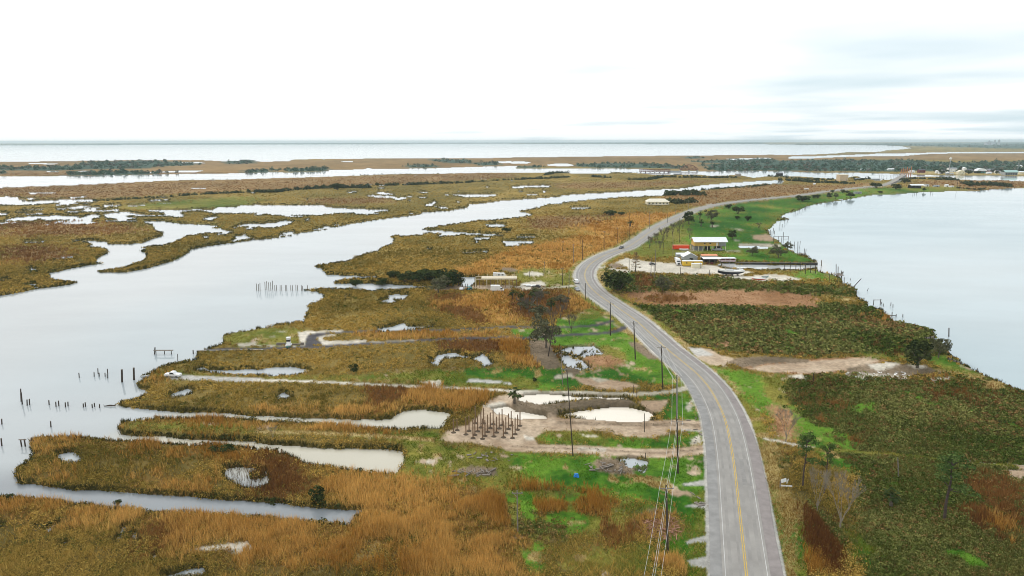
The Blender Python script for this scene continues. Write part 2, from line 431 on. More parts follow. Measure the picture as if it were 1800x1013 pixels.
 (MUD, 2, "O 550,240 620,205 760,200 880,270 850,310 740,315 620,290"), (FIELD, 2, "O 860,645 960,600 1190,620 1170,720 1050,740 940,740"), (MUD, 1, "O 700,560 1000,545 1060,580 950,595 720,580"),
 (MUD, 2, "N 1400,290 1500,250 1700,260 1690,320 1480,320"), (SAND, 2, "N 1190,215 1260,210 1240,235 1200,235"),
 (GRIT, 0, "O 1190,378 1300,360 1385,340 1385,390 1280,388 1210,392"), (GRIT, 0, "O 1208,538 1250,525 1392,500 1395,560 1300,545"), (GRIT, 0, "O 1220,785 1270,765 1396,735 1400,795 1300,790 1230,808"), (GRIT, 0, "O 1230,920 1404,880 1415,985 1260,960"),
 (REED, 2, "N 350,350 540,325 800,345 1000,360 1280,385 1400,395 1800,440 O 0,430 300,425 330,450 600,455 620,470 900,520 1060,555 1050,590 880,590 620,600 640,700 600,770 350,720 300,690 O 290,790 200,1012 N 1800,1012 1000,1012 950,950 1000,860 1270,800 1180,720 1000,780 840,830 700,850 350,840 0,800 0,620 230,650 460,650 640,660 700,600 770,560 760,530 500,450"),
 (REED, 2, "M -300,440 0,468 250,480 500,518 700,540 1000,562 1300,585 1800,602 1800,790 1500,720 1200,840 1060,840 1080,700 900,640 500,600 300,620 -300,600"), (RUST, 2, "M 1050,640 1250,680 1240,830 1060,860"),
 (REED, 2, "M 1250,850 1500,830 1800,850 N 0,850 300,850 700,870 950,900 940,960 600,940 300,930 0,930 M 1800,930 1400,910"),
 (SAND, 2, "M 1340,815 1500,800 1750,790 1790,830 1700,860 1450,845"), (DRY, 2, "N 300,880 560,900 600,960 480,930"), (DRY, 2, "M 1500,730 1750,720 1700,770 1500,780"), (DRY, 2, "N 560,860 900,850 960,890 700,920"),
 (SCRUB, 2, "N 1000,770 1150,740 1270,790 1250,830 1130,860 1000,850"), (RUST, 2, "N 0,130 100,150 280,190 330,230 320,330 380,400 350,440 250,460 0,480"), (SCRUB, 2, "O 0,620 150,640 350,680 350,790 200,720 0,690"),
 (RUST, 2, "O 350,600 700,600 860,650 860,740 640,780 600,720 400,740"), (MEADOW, 2, "O 350,880 900,780 1100,900 1000,1012 300,1012"),
 (REED, 1, "O 1010,930 1200,920 1230,960 1220,1012 1030,1012"),
 (REED, 1, "J 0,570 200,575 560,600 860,625 980,640 960,665 560,645 300,632 0,620 I 1800,610 1400,590 1000,568 1100,545 1500,548 1800,565"),
 (REED, 1, "J 0,465 300,465 500,500 700,490 900,470 1000,440 1110,335 1300,350 1600,370 1640,400 1560,470 1400,535 1370,485 1180,468 1040,480 980,510 900,545 720,545 0,515"),
 (RUST, 1, "J 750,330 1100,335 1080,390 960,440 940,470 760,480 820,400"), (REED, 2, "I 1030,260 1130,250 1120,300 1030,310"),
 (MEADOW, 1, "I 850,610 1000,580 1400,590 1800,615 J 0,632 560,650 960,670 1050,660 1300,640 1310,720 1250,740 1040,730 700,690 0,650 I 1800,655 1300,640 950,625"),
 (REED, 2, "M 230,60 500,42 700,60 1300,95 1800,120 1800,240 1600,210 1400,150 1100,130 800,110 600,110 450,140 250,130"), (REED, 2, "M 270,300 380,310 470,340 350,370 270,350"), (REED, 2, "M 900,345 1050,340 1300,390 1500,430 1450,465 1050,432 900,410"),
 (FIELD, 1, "G 740,310 900,290 1100,300 1500,285 1800,290 H 0,295 340,315 370,400 330,412 0,412 G 1800,410 1300,400 1100,410 900,385"), (RUST, 1, "G 930,330 1100,320 1300,340 1200,370 1000,370"),
 (SCRUB, 1, "G 640,160 720,130 840,170 900,200 1100,190 1300,190 1500,195 1800,250 H 150,220 250,260 560,260 600,330 380,320 0,295 G 1500,285 1000,290 740,300 620,250"),
 (RUST, 1, "G 860,180 1000,180 1020,280 900,270"), (DRY, 1, "G 600,150 650,150 640,260 700,320 900,440 1000,510 1140,640 1100,650 960,560 700,370 600,250"),
 (SCRUB, 0, "G 860,390 1100,408 1300,400 1800,410 H 330,412 360,385 560,400 700,400 835,480 1000,525 1170,580 1200,650 1270,745 1000,740 560,740 0,740 G 1800,740 1500,720 1250,670 1130,600 1000,500"),
 (RUST, 1, "G 960,480 1150,560 1240,660 1130,600"), (FIELD, 1, "G 1450,650 1590,640 1580,690 1450,700"), (DRY, 1, "H 490,255 590,255 600,290 520,290"), (DRY, 1, "H 480,330 600,340 620,370 500,365"), (REED, 1, "H 690,450 800,460 840,510 700,500"),
 (RUST, 1, "H 180,710 350,720 340,750 200,760"), (RUST, 1, "H 700,690 930,690 940,740 720,725"),
 (DIRT, 0, "G 1240,690 1400,705 1440,740 1560,770 1500,830 1390,815 1290,760"), (FIELD, 0, "H 0,800 300,775 560,765 760,755 830,790 720,815 560,865 380,882 0,878 G 1800,872 1640,845 1600,830 1800,800"),
 (DIRT, 0, "H 0,815 300,790 760,760 780,790 600,850 380,875 0,870 G 1800,868 1660,842 1800,815"),
 (GRIT, 0, "G 1230,690 1330,700 1425,748 1300,757"), (MUD, 1, "G 1510,800 1580,770 1800,755 H 0,755 280,775 290,800 0,805 G 1700,830 1600,832"),
 (LAWN, 1, "H 560,738 800,735 980,765 1200,742 1270,762 1350,800 1510,875 1400,880 1190,830 1170,790 800,780"), (MEADOW, 1, "H 1180,800 1500,870 1560,900 1400,900 1200,860"), (DRY, 1, "H 1380,880 1560,900 1720,970 1780,1010 1600,1000 1450,930"),
 (MUD, 2, "H 560,850 720,800 1110,810 1200,860 1000,890 560,900"), (SAND, 2, "H 480,910 560,895 650,880 760,885 960,890 965,930 800,930 700,945 620,920"), (SAND, 2, "H 1080,905 1200,895 1330,910 1150,932"), (SAND, 2, "H 700,805 920,800 920,815 800,860 740,850"), (SAND, 2, "H 980,810 1060,808 1115,825 1040,840"), (SAND, 1, "H 130,892 230,884 305,915 230,928"),
 (LAWN, 1, "G 1360,820 1550,850 1800,885 H 0,880 140,885 150,950 L 140,300 200,480 330,600 430,640 470,760 640,860 660,960 500,900 380,850 250,720 60,720 0,560 P 1330,725 1300,690 1262,655"),
 (SCRUB, 1, "L 160,290 480,250 1200,300 1400,280 1700,330 P 1900,735 2200,900 2200,1150 1560,1150 1500,950 L 650,950 480,760 430,640 330,600 210,480 150,400"),
 (RUST, 1, "L 200,400 520,400 540,470 300,500 220,480"), (RUST, 1, "L 320,520 520,580 540,650 480,640 340,580"), (RUST, 1, "L 520,660 700,740 620,750 510,740"), (FIELD, 1, "L 0,460 180,490 190,690 60,700"), (RUST, 2, "L 1100,300 1400,290 1700,330 1650,400 1300,420 1120,390"), (DRY, 1, "L 1500,300 1700,310 1740,350 1550,370"),
 (DRY, 1, "L 0,700 120,760 150,850 80,900 -60,860 -70,760"), (RUST, 1, "L 90,790 150,800 140,900 100,900"), (RUST, 2, "Q 1300,330 1800,320 1900,700 1600,760 1300,650"), (REED, 2, "Q 1550,640 1700,650 1640,720"),
 (RUST, 1, "Q 250,520 480,640 520,760 530,1012 420,1012 290,830 260,640"), (DIRT, 1, "L 1660,920 1800,915 1900,950 1800,990 1700,980"), (DRY, 1, "Q 0,190 70,240 130,420 260,560 270,680 190,900 260,960 110,1012 70,700 20,400"), (REED, 1, "Q 280,820 400,1012 110,1012 200,930 260,900"),
 (LAWN, 1, "Q 0,380 40,410 90,660 110,1012 85,1012 40,660"), (LAWN, 1, "Q 200,640 270,660 285,880 220,910 175,850"), (LAWN, 2, "Q 570,840 800,930 800,1012 660,1012 560,880"), (MEADOW, 2, "Q 520,680 760,780 900,860 750,920 560,830"),
 (LAWN, 1, "C 800,875 870,812 960,790 1100,720 1250,600 1450,540 1700,500 1800,492 D 200,470 420,440 560,425 720,402 1000,406 1240,428 1100,436 700,465 500,492 330,528 130,590 60,650 0,700 20,740 100,800 170,850 330,915 350,940 0,932 C 1800,925 1580,925 1480,890 1320,870 1140,900 980,900"),
 (MEADOW, 1, "C 810,880 950,800 1150,800 1280,845 1640,850 1650,880 1480,875 1320,865 1140,895 980,895"), (MEADOW, 1, "C 930,720 1100,660 1250,600 1240,700 1200,790 1000,800"), (MEADOW, 1, "D 100,640 20,690 0,580 100,570"), (MEADOW, 2, "D 690,462 850,445 1000,435 1000,425 800,430 700,445"),
 (DIRT, 2, "C 1690,740 1800,730 D 60,740 60,770 0,780 C 1800,780 1690,770"),
 (LAWN, 1, "H 180,142 330,138 360,152 440,172 520,205 520,240 350,218 120,200 180,165"), (MEADOW, 1, "H 0,150 190,150 200,180 60,170 0,165"), (MEADOW, 1, "H 400,180 520,205 520,240 430,230"),
 (SAND, 0, "G 590,140 620,125 720,96 800,58 980,88 1140,98 1190,100 1440,112 1470,130 1640,150 1700,160 1600,190 1460,178 1250,180 1000,165 900,160 840,150 760,100 700,95 640,130"), (MUD, 1, "G 660,110 740,95 800,130 720,140"),
 (SAND, 0, "G 1400,188 1640,190 1800,176 H 0,172 130,185 240,212 100,232 0,215 G 1800,228 1690,220"), (SAND, 0, "G 640,130 760,140 900,150 800,165 700,150"), (SAND, 0, "C 1590,800 1800,800 D 90,808 90,820 0,822 C 1600,822"),
 (SAND, 1, "C 1390,670 1450,670 1440,682 1400,680"), (SAND, 1, "C 1560,770 1600,772 1600,780 1560,778"), (SAND, 1, "H 300,515 370,515 360,526 300,524"), (SAND, 1, "C 1540,690 1640,700 1600,706"),
]
LANES = [  # (cover, half width in metres, centre line)
 (GRIT, 2.0, "I 1230,262 1400,270 1800,284"), (SAND, 1.1, "J 0,285 300,293 500,300 700,310 1000,325 1250,338 1500,348 1800,360"), (SAND, 1.4, "K 0,366 200,372 400,372 600,378 870,384 1050,372 1150,358 1230,338"),
 (DIRT, 3.2, "K 320,585 700,595 1000,602 1200,600 1345,605"), (MUD, .3, "K 320,580 700,590 1000,597 1200,595 1345,600"), (MUD, .3, "K 320,593 700,602 1000,609 1200,607 1345,611"), (DIRT, 2.2, "K 0,760 240,768 550,778 940,802 1200,792 1385,768"), (SAND, 0.9, "K 480,772 640,778"), (MUD, .25, "K 0,756 240,764 550,774 940,798 1200,788 1385,764"),
 (TAR, 1.3, "Z 1250,245 F 900,572 1200,570 1500,565 1800,545 G 0,552 300,550 500,545 620,530 700,505"), (TAR, 1.6, "E 1390,715 1600,706 F 0,704 200,698 480,688 790,665 1000,652 1300,636 1800,622 G 60,628 300,610 690,588 790,550"),
 (SAND, 0.6, "F 800,655 1000,648 1120,640"), (SAND, 0.7, "L -20,700 340,770 600,790 1000,815 1350,860 1800,890 2400,920"), (MEADOW, 1.2, "L 340,775 600,795 1000,820 1350,868 1800,898"),
 (SAND, 1.6, "G -20,262 100,268 250,275 420,258 470,250"), (SAND, 1.0, "C 1190,845 1500,850 1650,855"), (SAND, 2.2, "C 1130,525 1340,528 1400,518"), (DRY, 0.8, "H 1200,855 1400,890 1560,940"), (DRY, 0.5, "N 0,15 600,30 1250,75"), (DRY, 0.5, "N 0,5 600,20 1250,62"),
]
WET = [  # (raggedness, outline) open water
 (2, "A -400,106 0,103 900,100 1800,97 B 0,96 1800,92 C 0,93 1800,95 D 0,98 560,100 800,102 940,110 1010,122 960,130 840,138 760,150 560,150 480,160 280,168 150,172 0,168 C 1800,170 1200,175 700,180 300,185 0,188 B 1800,190 1400,195 1000,195 700,197 400,200 250,202 240,215 40,218 0,215 A 1800,208 1570,215 1430,208 1200,206 900,208 600,212 0,220 -400,222"),
 (2, "D 150,182 300,180 500,172 700,166 780,160 900,160 1100,155 1300,150 1800,148 2600,146 2600,158 1800,158 1300,160 1100,165 950,178 700,180 500,186 300,195 140,195"),
 (1, "A -400,325 0,322 300,320 600,316 900,312 1200,305 1500,302 1800,298 B 0,297 150,290 200,295 400,290 520,283 500,274 650,275 760,270 790,262 830,270 1000,268 1300,262 1500,255 1800,248 C 0,246 50,246 20,265 150,268 400,265 600,265 900,268 1000,280 1340,286 1500,285 1800,282 D 0,288 120,282 200,290 400,297 600,295 780,300 940,305 1050,310 1300,314 1800,318 2400,322 2400,360 1800,355 1600,350 1340,345 1300,330 1150,322 1000,328 930,332 850,345 760,350 640,322 600,320 510,345 470,340 330,330 200,320 110,322 0,322 C 1800,320 1700,332 1600,312 1400,318 1300,308 1000,310 900,300 720,290 680,300 420,300 250,295 0,297 B 1800,295 1500,298 1000,305 600,320 300,330 0,338 A 1800,340 1500,345 1200,350 900,365 600,380 300,390 0,402 -400,425"),
 (1, "C 0,218 60,214 140,222 110,230 0,232"), (1, "C 240,240 300,232 400,232 440,244 400,250 260,248"), (1, "B 1680,218 1800,212 1800,230 1700,226"), (1, "A 200,228 420,230 380,236 200,235"), (1, "A 1270,224 1400,220 1450,228 1290,230"), (1, "A 1040,290 1300,280 1440,280 1380,292 1200,292 1050,296"), (1, "A 520,288 600,280 700,284 620,292"), (1, "A 330,286 420,284 420,291 340,291"), (1, "B 600,213 680,215 680,220 600,219"), (1, "C 1500,198 1800,190 1820,195 1560,206"),
 (1, "P -100,565 E 0,322 150,295 270,275 480,245 540,230 430,215 350,200 340,165 500,130 700,95 725,93 680,90 665,78 690,52 755,20 760,5 A 760,835 700,820 625,820 640,800 620,785 500,770 640,775 760,785 760,800 990,795 1050,770 1145,740 1150,720 1090,700 1080,660 1020,650 1010,635 1100,635 1280,655 1480,665 1540,670 1460,690 1550,690 1640,715 1480,718 1400,725 1310,740 1260,770 1170,800 1060,810 990,820 1030,830 990,850 1020,860 1030,900 980,920 870,965 770,975 690,988 700,1000 880,1000 1050,965 1200,920 1280,890 1340,840 1450,815 1600,795 1800,770 B 0,770 250,740 310,720 500,695 650,660 800,635 1000,610 1160,590 1170,576 1380,562 1400,555 1490,540 1500,520 1600,510 1750,490 1800,488 C 0,488 330,465 350,455 500,445 700,435 1000,415 1200,405 1300,390 1450,375 1650,360 1800,350 D 60,348 110,355 100,370 0,375 C 1800,370 1650,385 1630,395 1500,400 1400,410 1310,420 1100,430 1050,460 800,465 600,480 440,495 230,520 190,540 80,558 50,568 120,580 140,595 0,612 B 1800,612 1690,625 1540,632 1400,655 1280,670 1270,680 1200,682 1160,692 1200,700 1500,720 1730,732 1740,742 1450,730 1220,718 1000,735 935,742 970,760 960,795 870,830 F 870,0 700,50 640,78 480,100 410,115 460,130 490,160 490,175 640,180 850,190 850,198 700,200 600,210 548,225 560,240 700,235 1000,245 1200,255 1200,265 1060,275 780,285 620,270 480,272 340,282 430,295 480,310 450,360 400,375 355,395 385,410 345,450 340,505 140,525 100,545 0,553 E 1800,560 1640,580 1560,605 1570,660 1520,680 1395,708 I 1380,75 1395,110 1380,130 1200,165 1130,185 1080,215 1060,230 990,250 1010,260 1000,290 965,300 960,320 985,345 1035,355 1020,380 960,415 850,435 820,455 900,468 1000,480 1250,500 1500,510 1800,528 J 0,525 250,540 400,545 720,550 880,552 950,545 1000,510 1060,490 1180,485 1320,500 1360,510 1365,540 1330,590 1290,620 1000,625 850,622 700,610 560,598 400,585 200,575 0,570 I 1800,562 1500,548 1100,545 970,560 840,575 850,590 820,610 850,655 1050,670 1200,680 1400,695 1800,710 J 0,715 N 100,90 250,100 480,110 600,115 700,118 850,120 950,130 1030,140 1040,180 1035,230 1010,270 970,297 880,298 740,280 560,260 400,235 320,215 270,185 180,150 80,125 0,130 M 1800,120 1650,110 1550,100 1450,100 1250,90 1100,80 950,75 850,68 700,60 500,45 290,50 240,55 210,75 215,120 240,155 215,180 210,215 150,250 105,285 110,320 150,365 250,365 350,385 430,395 560,410 750,415 880,420 950,425 1050,435 1150,440 1290,450 1400,462 1500,470 1650,475 1800,490 N 0,495 200,505 260,520 400,530 500,535 650,545 770,550 760,575 690,600 680,630 660,655 450,645 230,645 100,615 0,600 M 1800,598 1500,590 1300,580 1100,570 900,555 700,535 500,510 300,490 160,475 70,465 0,460 P -300,860"),
 (1, "D 2600,385 1800,403 1710,408 1600,410 1480,422 1300,424 1200,430 1080,432 1000,438 930,445 850,450 740,452 690,460 600,478 520,490 440,500 330,520 270,535 215,560 130,580 90,610 150,622 60,640 20,680 0,700 20,740 70,770 100,800 170,850 250,875 330,910 350,935 H 340,98 355,150 440,170 520,200 525,240 590,255 610,300 620,330 690,370 700,400 800,420 835,480 880,505 1000,530 1160,575 1170,620 1090,632 1200,650 1260,740 1340,770 1365,805 1420,830 1500,870 1560,900 1660,940 1720,970 1800,1010 P 1900,735 2100,820 2600,1000 2900,330"),
 (0, "P 1268,463 1300,465 1396,467 1436,465 1433,472 1396,475 1330,474 1290,473 1268,470"), (1, "P 1298,432 1350,434 1349,437 1300,436"),
 (1, "A 0,465 60,462 130,470 130,490 100,500 200,498 330,490 480,485 560,485 640,487 690,490 650,500 380,510 250,520 90,523 0,525 -60,500"), (1, "A 480,470 600,460 615,466 500,478"), (1, "A 200,438 390,433 395,440 220,446"), (1, "A 1330,402 1450,399 1440,406 1340,407"),
 (1, "A -40,575 60,578 40,596 -40,596"), (1, "A 180,585 300,578 300,590 180,592"), (1, "A 390,550 460,548 440,560 400,561"), (1, "A 600,550 680,548 680,558 720,560 830,552 835,570 720,573 640,570 460,577 460,568 600,560"),
 (1, "A 20,628 130,608 300,602 380,598 550,603 550,616 640,590 700,593 700,612 560,622 420,627 320,632 270,620 250,630 130,637 60,634"),
 (1, "A 720,590 800,575 900,572 990,590 1100,598 1160,590 1150,575 1050,570 1040,560 1200,560 1400,552 1480,560 1510,550 1530,540 1650,540 1700,525 1800,522 B 0,522 200,525 480,525 500,538 700,550 870,555 960,560 820,575 870,585 780,590 620,578 450,592 200,597 0,585 A 1800,582 1500,582 1420,562 1280,570 1260,580 1300,600 1290,610 1230,608 1200,597 1150,604 1000,602 900,595 890,605 970,618 850,627 740,612"),
 (1, "A 410,650 550,640 600,625 650,630 640,640 700,650 560,658 430,656"), (1, "A 730,632 870,628 960,635 950,640 740,640"), (1, "A 1420,625 1470,605 1550,605 1500,620 1500,632"), (1, "A 300,660 355,656 340,666"), (1, "A 1620,750 1700,740 1720,726 1740,745 1770,750 1700,757"),
 (1, "A 1700,666 1780,661 1790,675 1720,673"), (1, "A 1730,690 1790,686 1780,693"), (1, "A 200,968 220,963 270,985 220,990"), (1, "E -40,212 60,204 30,222"), (1, "E 160,248 250,238 260,250 180,256"), (1, "E 195,265 270,261 250,273"), (1, "A 165,782 310,779 310,787 180,788"), (1, "A 175,553 300,550 290,558 180,558"), (1, "A 720,522 790,518 790,528 740,528"), (1, "A 900,530 1010,520 1020,524 920,534"), (1, "A 1630,680 1670,680 1670,688 1640,686"), (1, "A 1420,745 1470,742 1460,754 1430,754"),
 (1, "B 735,457 830,452 830,461"), (1, "B 930,464 980,465 1020,482 1090,490 990,487"), (1, "B 1175,526 1230,510 1250,496 1267,504 1240,531"), (1, "B 1260,532 1330,535 1362,550 1300,546"), (1, "B 1415,449 1690,449 1690,461 1560,468 1420,463"), (1, "B 325,624 375,617 370,633"), (1, "B 1620,672 1690,654 1755,664 1750,676 1640,679"), (1, "B 1440,862 1640,844 1640,853 1520,863"), (1, "B 210,602 300,598 340,604 220,608"), (1, "B 1200,828 1230,826 1225,836 1205,836"),
 (1, "C 0,391 180,385 270,387 250,398 0,403"), (1, "C 205,427 235,424 225,436"), (1, "C 410,543 550,539 545,549 420,551"), (1, "C 0,742 150,745 190,752 60,752"),
 (1, "F 935,325 980,316 1060,323 1040,342 950,343"), (1, "F 880,364 940,351 990,364 950,376"), (1, "F 885,550 960,540 1030,520 1045,520 1050,534 1100,540 1210,535 1150,547 1000,556 900,563"), (0, "F 1437,192 1545,190 1540,235 1500,258 1440,252"), (1, "F 610,328 650,326 630,338"),
 (1, "I 1370,205 1420,184 1470,205 1600,205 1800,200 J 0,210 80,190 180,186 240,180 340,200 390,207 330,225 240,246 0,246 I 1800,243 1650,240 1480,220"), (1, "I 1215,375 1300,344 1345,348 1340,371 1230,391"), (1, "J 150,390 185,369 240,400 160,407"),
 (2, "J 1240,120 1270,145 1300,110 1390,95 1500,125 1560,100 1605,150 1560,172 1480,124 1330,127 1305,168 1270,162"), (2, "M 390,180 470,162 575,178 550,212 450,216"), (2, "M 210,705 280,673 292,702"), (2, "M 340,688 412,648 395,702"), (2, "M 820,770 850,683 877,702 845,772"), (2, "M 930,742 950,698 988,762"), (2, "M 440,825 445,785 472,790"), (2, "M 1180,1000 1400,975 1420,1030 1200,1030"), (2, "M -40,655 30,660 20,675 -40,675"), (2, "M 1060,880 1120,870 1110,905"),
 (1, "K 330,520 450,495 560,480 680,470 800,464 960,500 1015,545 950,565 800,576 650,566 500,547 340,532"), (1, "K 80,385 200,372 400,385 600,395 820,403 832,418 700,422 560,410 420,425 300,440 150,452 100,420"), (1, "K -20,500 60,497 240,530 240,548 60,556 -20,540"),
 (1, "K 295,95 400,45 580,38 645,90 560,100 540,102 480,125 555,190 480,202 400,182 345,150 350,112"), (1, "O 740,192 830,180 960,212 930,295 870,290 780,225"), (1, "K 40,400 90,390 90,440 30,430"), (1, "J 1670,480 1760,470 1800,490 1800,515 1700,510"),
]

vrow = np.concatenate([np.arange(2.7, 70, 0.8), np.arange(70, 800, 1.55), np.arange(805, 1150, 14)])
F_ROW = CAM_H / np.tan(np.arctan2(vrow + (248.0 - CYP), FPX) + PITCH)
U_COL = np.concatenate([np.arange(-1.5, -0.98, 0.02), np.arange(-0.98, 0.98, 0.0014), np.arange(0.98, 1.5, 0.02)])
uu, ff = np.meshgrid(U_COL, F_ROW)
gx, gy = (uu * ff).ravel(), ff.ravel()
def warps(x, y):
    r = np.hypot(x, y)
    res = []
    for k in range(3):
        if k == 0:
            res.append((x, y)); continue
        wx = wy = 0.0
        for wl, amp in ((3.5, 1.0), (14, 2.4), (60, 5.0), (260, 13.0)):
            f = np.clip(r / (wl * 38.0), 0.0, 1.0) if wl > 3.5 else 1.0
            a = amp * (0.45 if k == 1 else 1.1) * f
            wx = wx + a * (vn(x / wl, y / wl, 11 + int(wl)) - 0.5)
            wy = wy + 1.6 * a * (vn(x / wl, y / wl, 77 + int(wl)) - 0.5)
        res.append((x + wx, y + wy))
    return res
wp = warps(gx, gy)
cover = np.full(gx.shape, MARSH, np.int8)
jr = np.hypot(gx, gy) ** .9 * .0105
jx, jy = RNG.normal(0, 1, gx.shape) * jr, RNG.normal(0, 1.5, gx.shape) * jr      # plants mingle where two stands meet
for c, k, s in LAND:
    q = k * (0.12 if c in (SAND, DIRT, SLAB, GRIT, MUD) else 1.0)
    cover[inside(wp[k][0] + jx * q, wp[k][1] + jy * q, GN(T(s)))] = c
for c, w, s in LANES:
    p = [tuple(G(a, b)[:2]) for a, b in T(s)]
    cover[near_line(*wp[0], spline(p, 6.0), w)] = c
rr0 = np.hypot(gx, gy)
tired = np.isin(cover, (LAWN,)) & (fbm(gx, gy * .6, 17, 95) + jx * .02 > .635)
cover[tired] = MEADOW
mingled = inside(gx, gy, GN(T("N 1750,430 O 300,425 700,470 1080,550 1210,640 1220,1020 120,1020 N 1800,700")))
mingled &= np.isin(cover, (REED, RUST)) & (.55 * fbm(gx, gy, 6, 96) + .45 * fbm(gx, gy, 22, 97) + jx * .04 > .41)
cover[mingled] = np.where(fbm(gx, gy, 12, 98) > .5, MEADOW, LAWN)[mingled]
mingled = (cover == RUST) & (gx > 60) & (gy < 260) & (.6 * fbm(gx, gy, 5, 93) + .4 * fbm(gx, gy, 16, 94) + jx * .05 > .46)
cover[mingled] = SCRUB
bald = np.isin(cover, (LAWN, MEADOW)) & (fbm(gx, gy * .7, 4, 99) + jx * .04 > .745) & (rr0 < 420)
cover[bald] = np.where(vn(gx / 9, gy / 9, 5) > .5, DRY, DIRT)[bald]
cover[(cover == SCRUB) & (fbm(gx, gy, 9, 61) + jx * .05 <= .27)] = LAWN
wet = np.zeros(gx.shape, bool)
for k, s in WET:
    P_ = GN(T(s)); m_ = P_.mean(0)
    if k and s[0] in 'MIJF' and np.ptp(P_[:, 0]) < 32 and m_[1] < 420: P_ = m_ + (P_ - m_) * np.array([1.25, 1.4])     # the fringe of plants leans over small pans
    w_ = inside(*wp[k], P_)
    if s.startswith(('K 295', 'O 740', 'H 480')): w_ &= fbm(gx, gy * .7, 3.2, 88) + jx * .05 > .31       # grass stands in the flooded spots
    wet |= w_
# marsh pans: scattered small holes of open water in the wet marsh
rr = np.hypot(gx, gy)
pan = (fbm(gx, gy * 0.6, 26, 5) + 0.35 * (fbm(gx, gy * .5, 160, 8) - .5)) > 0.775
pan &= (cover == MARSH) & (gx < 60) & (rr > 480)
reedpond = inside(*wp[1], GN(T("M 1600,350 1580,260 1700,245 1800,255 N 0,265 80,280 95,375 0,412 M 1720,402"))) & (fbm(gx, gy, 7, 3) > 0.24)
wet |= pan | reedpond

# the road: its line in plan
ROAD_PX = T("P 1322,1110 O 1645,1012 1600,600 1560,250 1515,0 K 1470,500 1390,350 1300,245 1200,160 1080,60 G 975,600 850,490 700,388 600,318 535,250 512,190 524,140 565,95 650,45 745,8 C 812,825 905,765 1012,690 1132,630 1260,572 1400,532 1550,507 1700,489 1800,480 D 100,470 200,460 400,432 560,412 700,398 800,388 880,366 925,342 950,326")
road_c = spline([tuple(G(a, b)[:2]) for a, b in ROAD_PX], 3.0)
ddd = np.full(gx.shape, 1e9)
near = np.nonzero(near_line(gx, gy, road_c[::4], 22.0))[0]
for (xa, ya), (xb, yb) in zip(road_c[:-1:2], road_c[2::2]):
    m = near[(np.abs(gx[near] - xa) < 26) & (np.abs(gy[near] - ya) < 26)]
    dx, dy = xb - xa, yb - ya
    t = np.clip(((gx[m] - xa) * dx + (gy[m] - ya) * dy) / (dx * dx + dy * dy), 0, 1)
    ddd[m] = np.minimum(ddd[m], np.hypot(gx[m] - xa - t * dx, gy[m] - ya - t * dy))
wet &= ddd > 7.5
cover[(ddd < 6.6)] = GRIT
verge = (ddd < 8.6 + 2.5 * fbm(gx, gy, 9, 31)) & (ddd >= 6.6) & np.isin(cover, (REED, SCRUB, MARSH, RUST, FIELD))
cover[verge] = np.where(vn(gx / 5, gy / 5, 4) > .45, MEADOW, DRY)[verge]
cover[wet] = WATER

# relief
bump_h = {MARSH: .25, REED: .25, RUST: .25, SCRUB: .35, MUD: .5, DIRT: .12, MEADOW: .15}
hz = np.full(gx.shape, 0.5) + 0.12 * (fbm(gx, gy, 40, 2) - .5)
for c, a in bump_h.items():
    m = cover == c
    hz[m] += a * (fbm(gx[m], gy[m], 6, 9) - 0.5)
mound = inside(gx, gy, GN(T("K 0,430 250,470 420,440 600,422 820,428 880,462 700,475 420,495 320,540 240,540 100,495 0,490")))
hz[mound] += 0.9 * fbm(gx[mound], gy[mound], 5, 6)
hz = np.where(ddd < 9.5, np.minimum(hz, 0.5), hz)
hz[ddd < 6.6] = 0.62
hz[wet] = -0.45
nr, nc = uu.shape
# shelving banks: soften the bank by one step on the near ground
H2 = hz.reshape(nr, nc)
nearrow = F_ROW < 700
W2 = wet.reshape(nr, nc)
edge = np.zeros_like(W2)
edge[1:-1, 1:-1] = (~W2[1:-1, 1:-1]) & (W2[:-2, 1:-1] | W2[2:, 1:-1] | W2[1:-1, :-2] | W2[1:-1, 2:])
H2[edge & nearrow[:, None]] = 0.16
def dil(m, n):
    for _ in range(n):
        q = m.copy(); q[1:] |= m[:-1]; q[:-1] |= m[1:]; q[:, 1:] |= m[:, :-1]; q[:, :-1] |= m[:, 1:]; m = q
    return m
shore = (dil(W2, 2) & ~W2).ravel()

def cover_colour(x, y, c):
    r = np.hypot(x, y)
    f0, f1, f2, f3 = fbm(x, y, 1.3, 20), fbm(x, y, 5, 21), fbm(x, y * .7, 32, 22), fbm(x, y * .6, 210, 23)
    wn = np.clip(1.4 - r / 420, 0, 1)
    t = np.clip((f0 - .5) * 1.5 * np.clip(1.2 - r / 300, 0, 1) + (f1 - .5) * 1.9 * wn + (f2 - .5) * 2.3 + (f3 - .5) * 1.6 * (1 - .6 * wn) + .5, 0, 1)
    col = np.zeros((len(x), 3))
    for k, (a, b) in PALETTE.items():
        m = c == k
        col[m] = np.array(a) + (np.array(b) - np.array(a)) * t[m][:, None]
    return col, t
gcol, _ = cover_colour(gx, gy, cover)
wetmud = shore & np.isin(cover, (DIRT, SAND, LAWN, MEADOW, MUD, FIELD)) & (rr < 500)
gcol[wetmud] = gcol[wetmud] * .35 + np.array((.13, .10, .065)) * .65
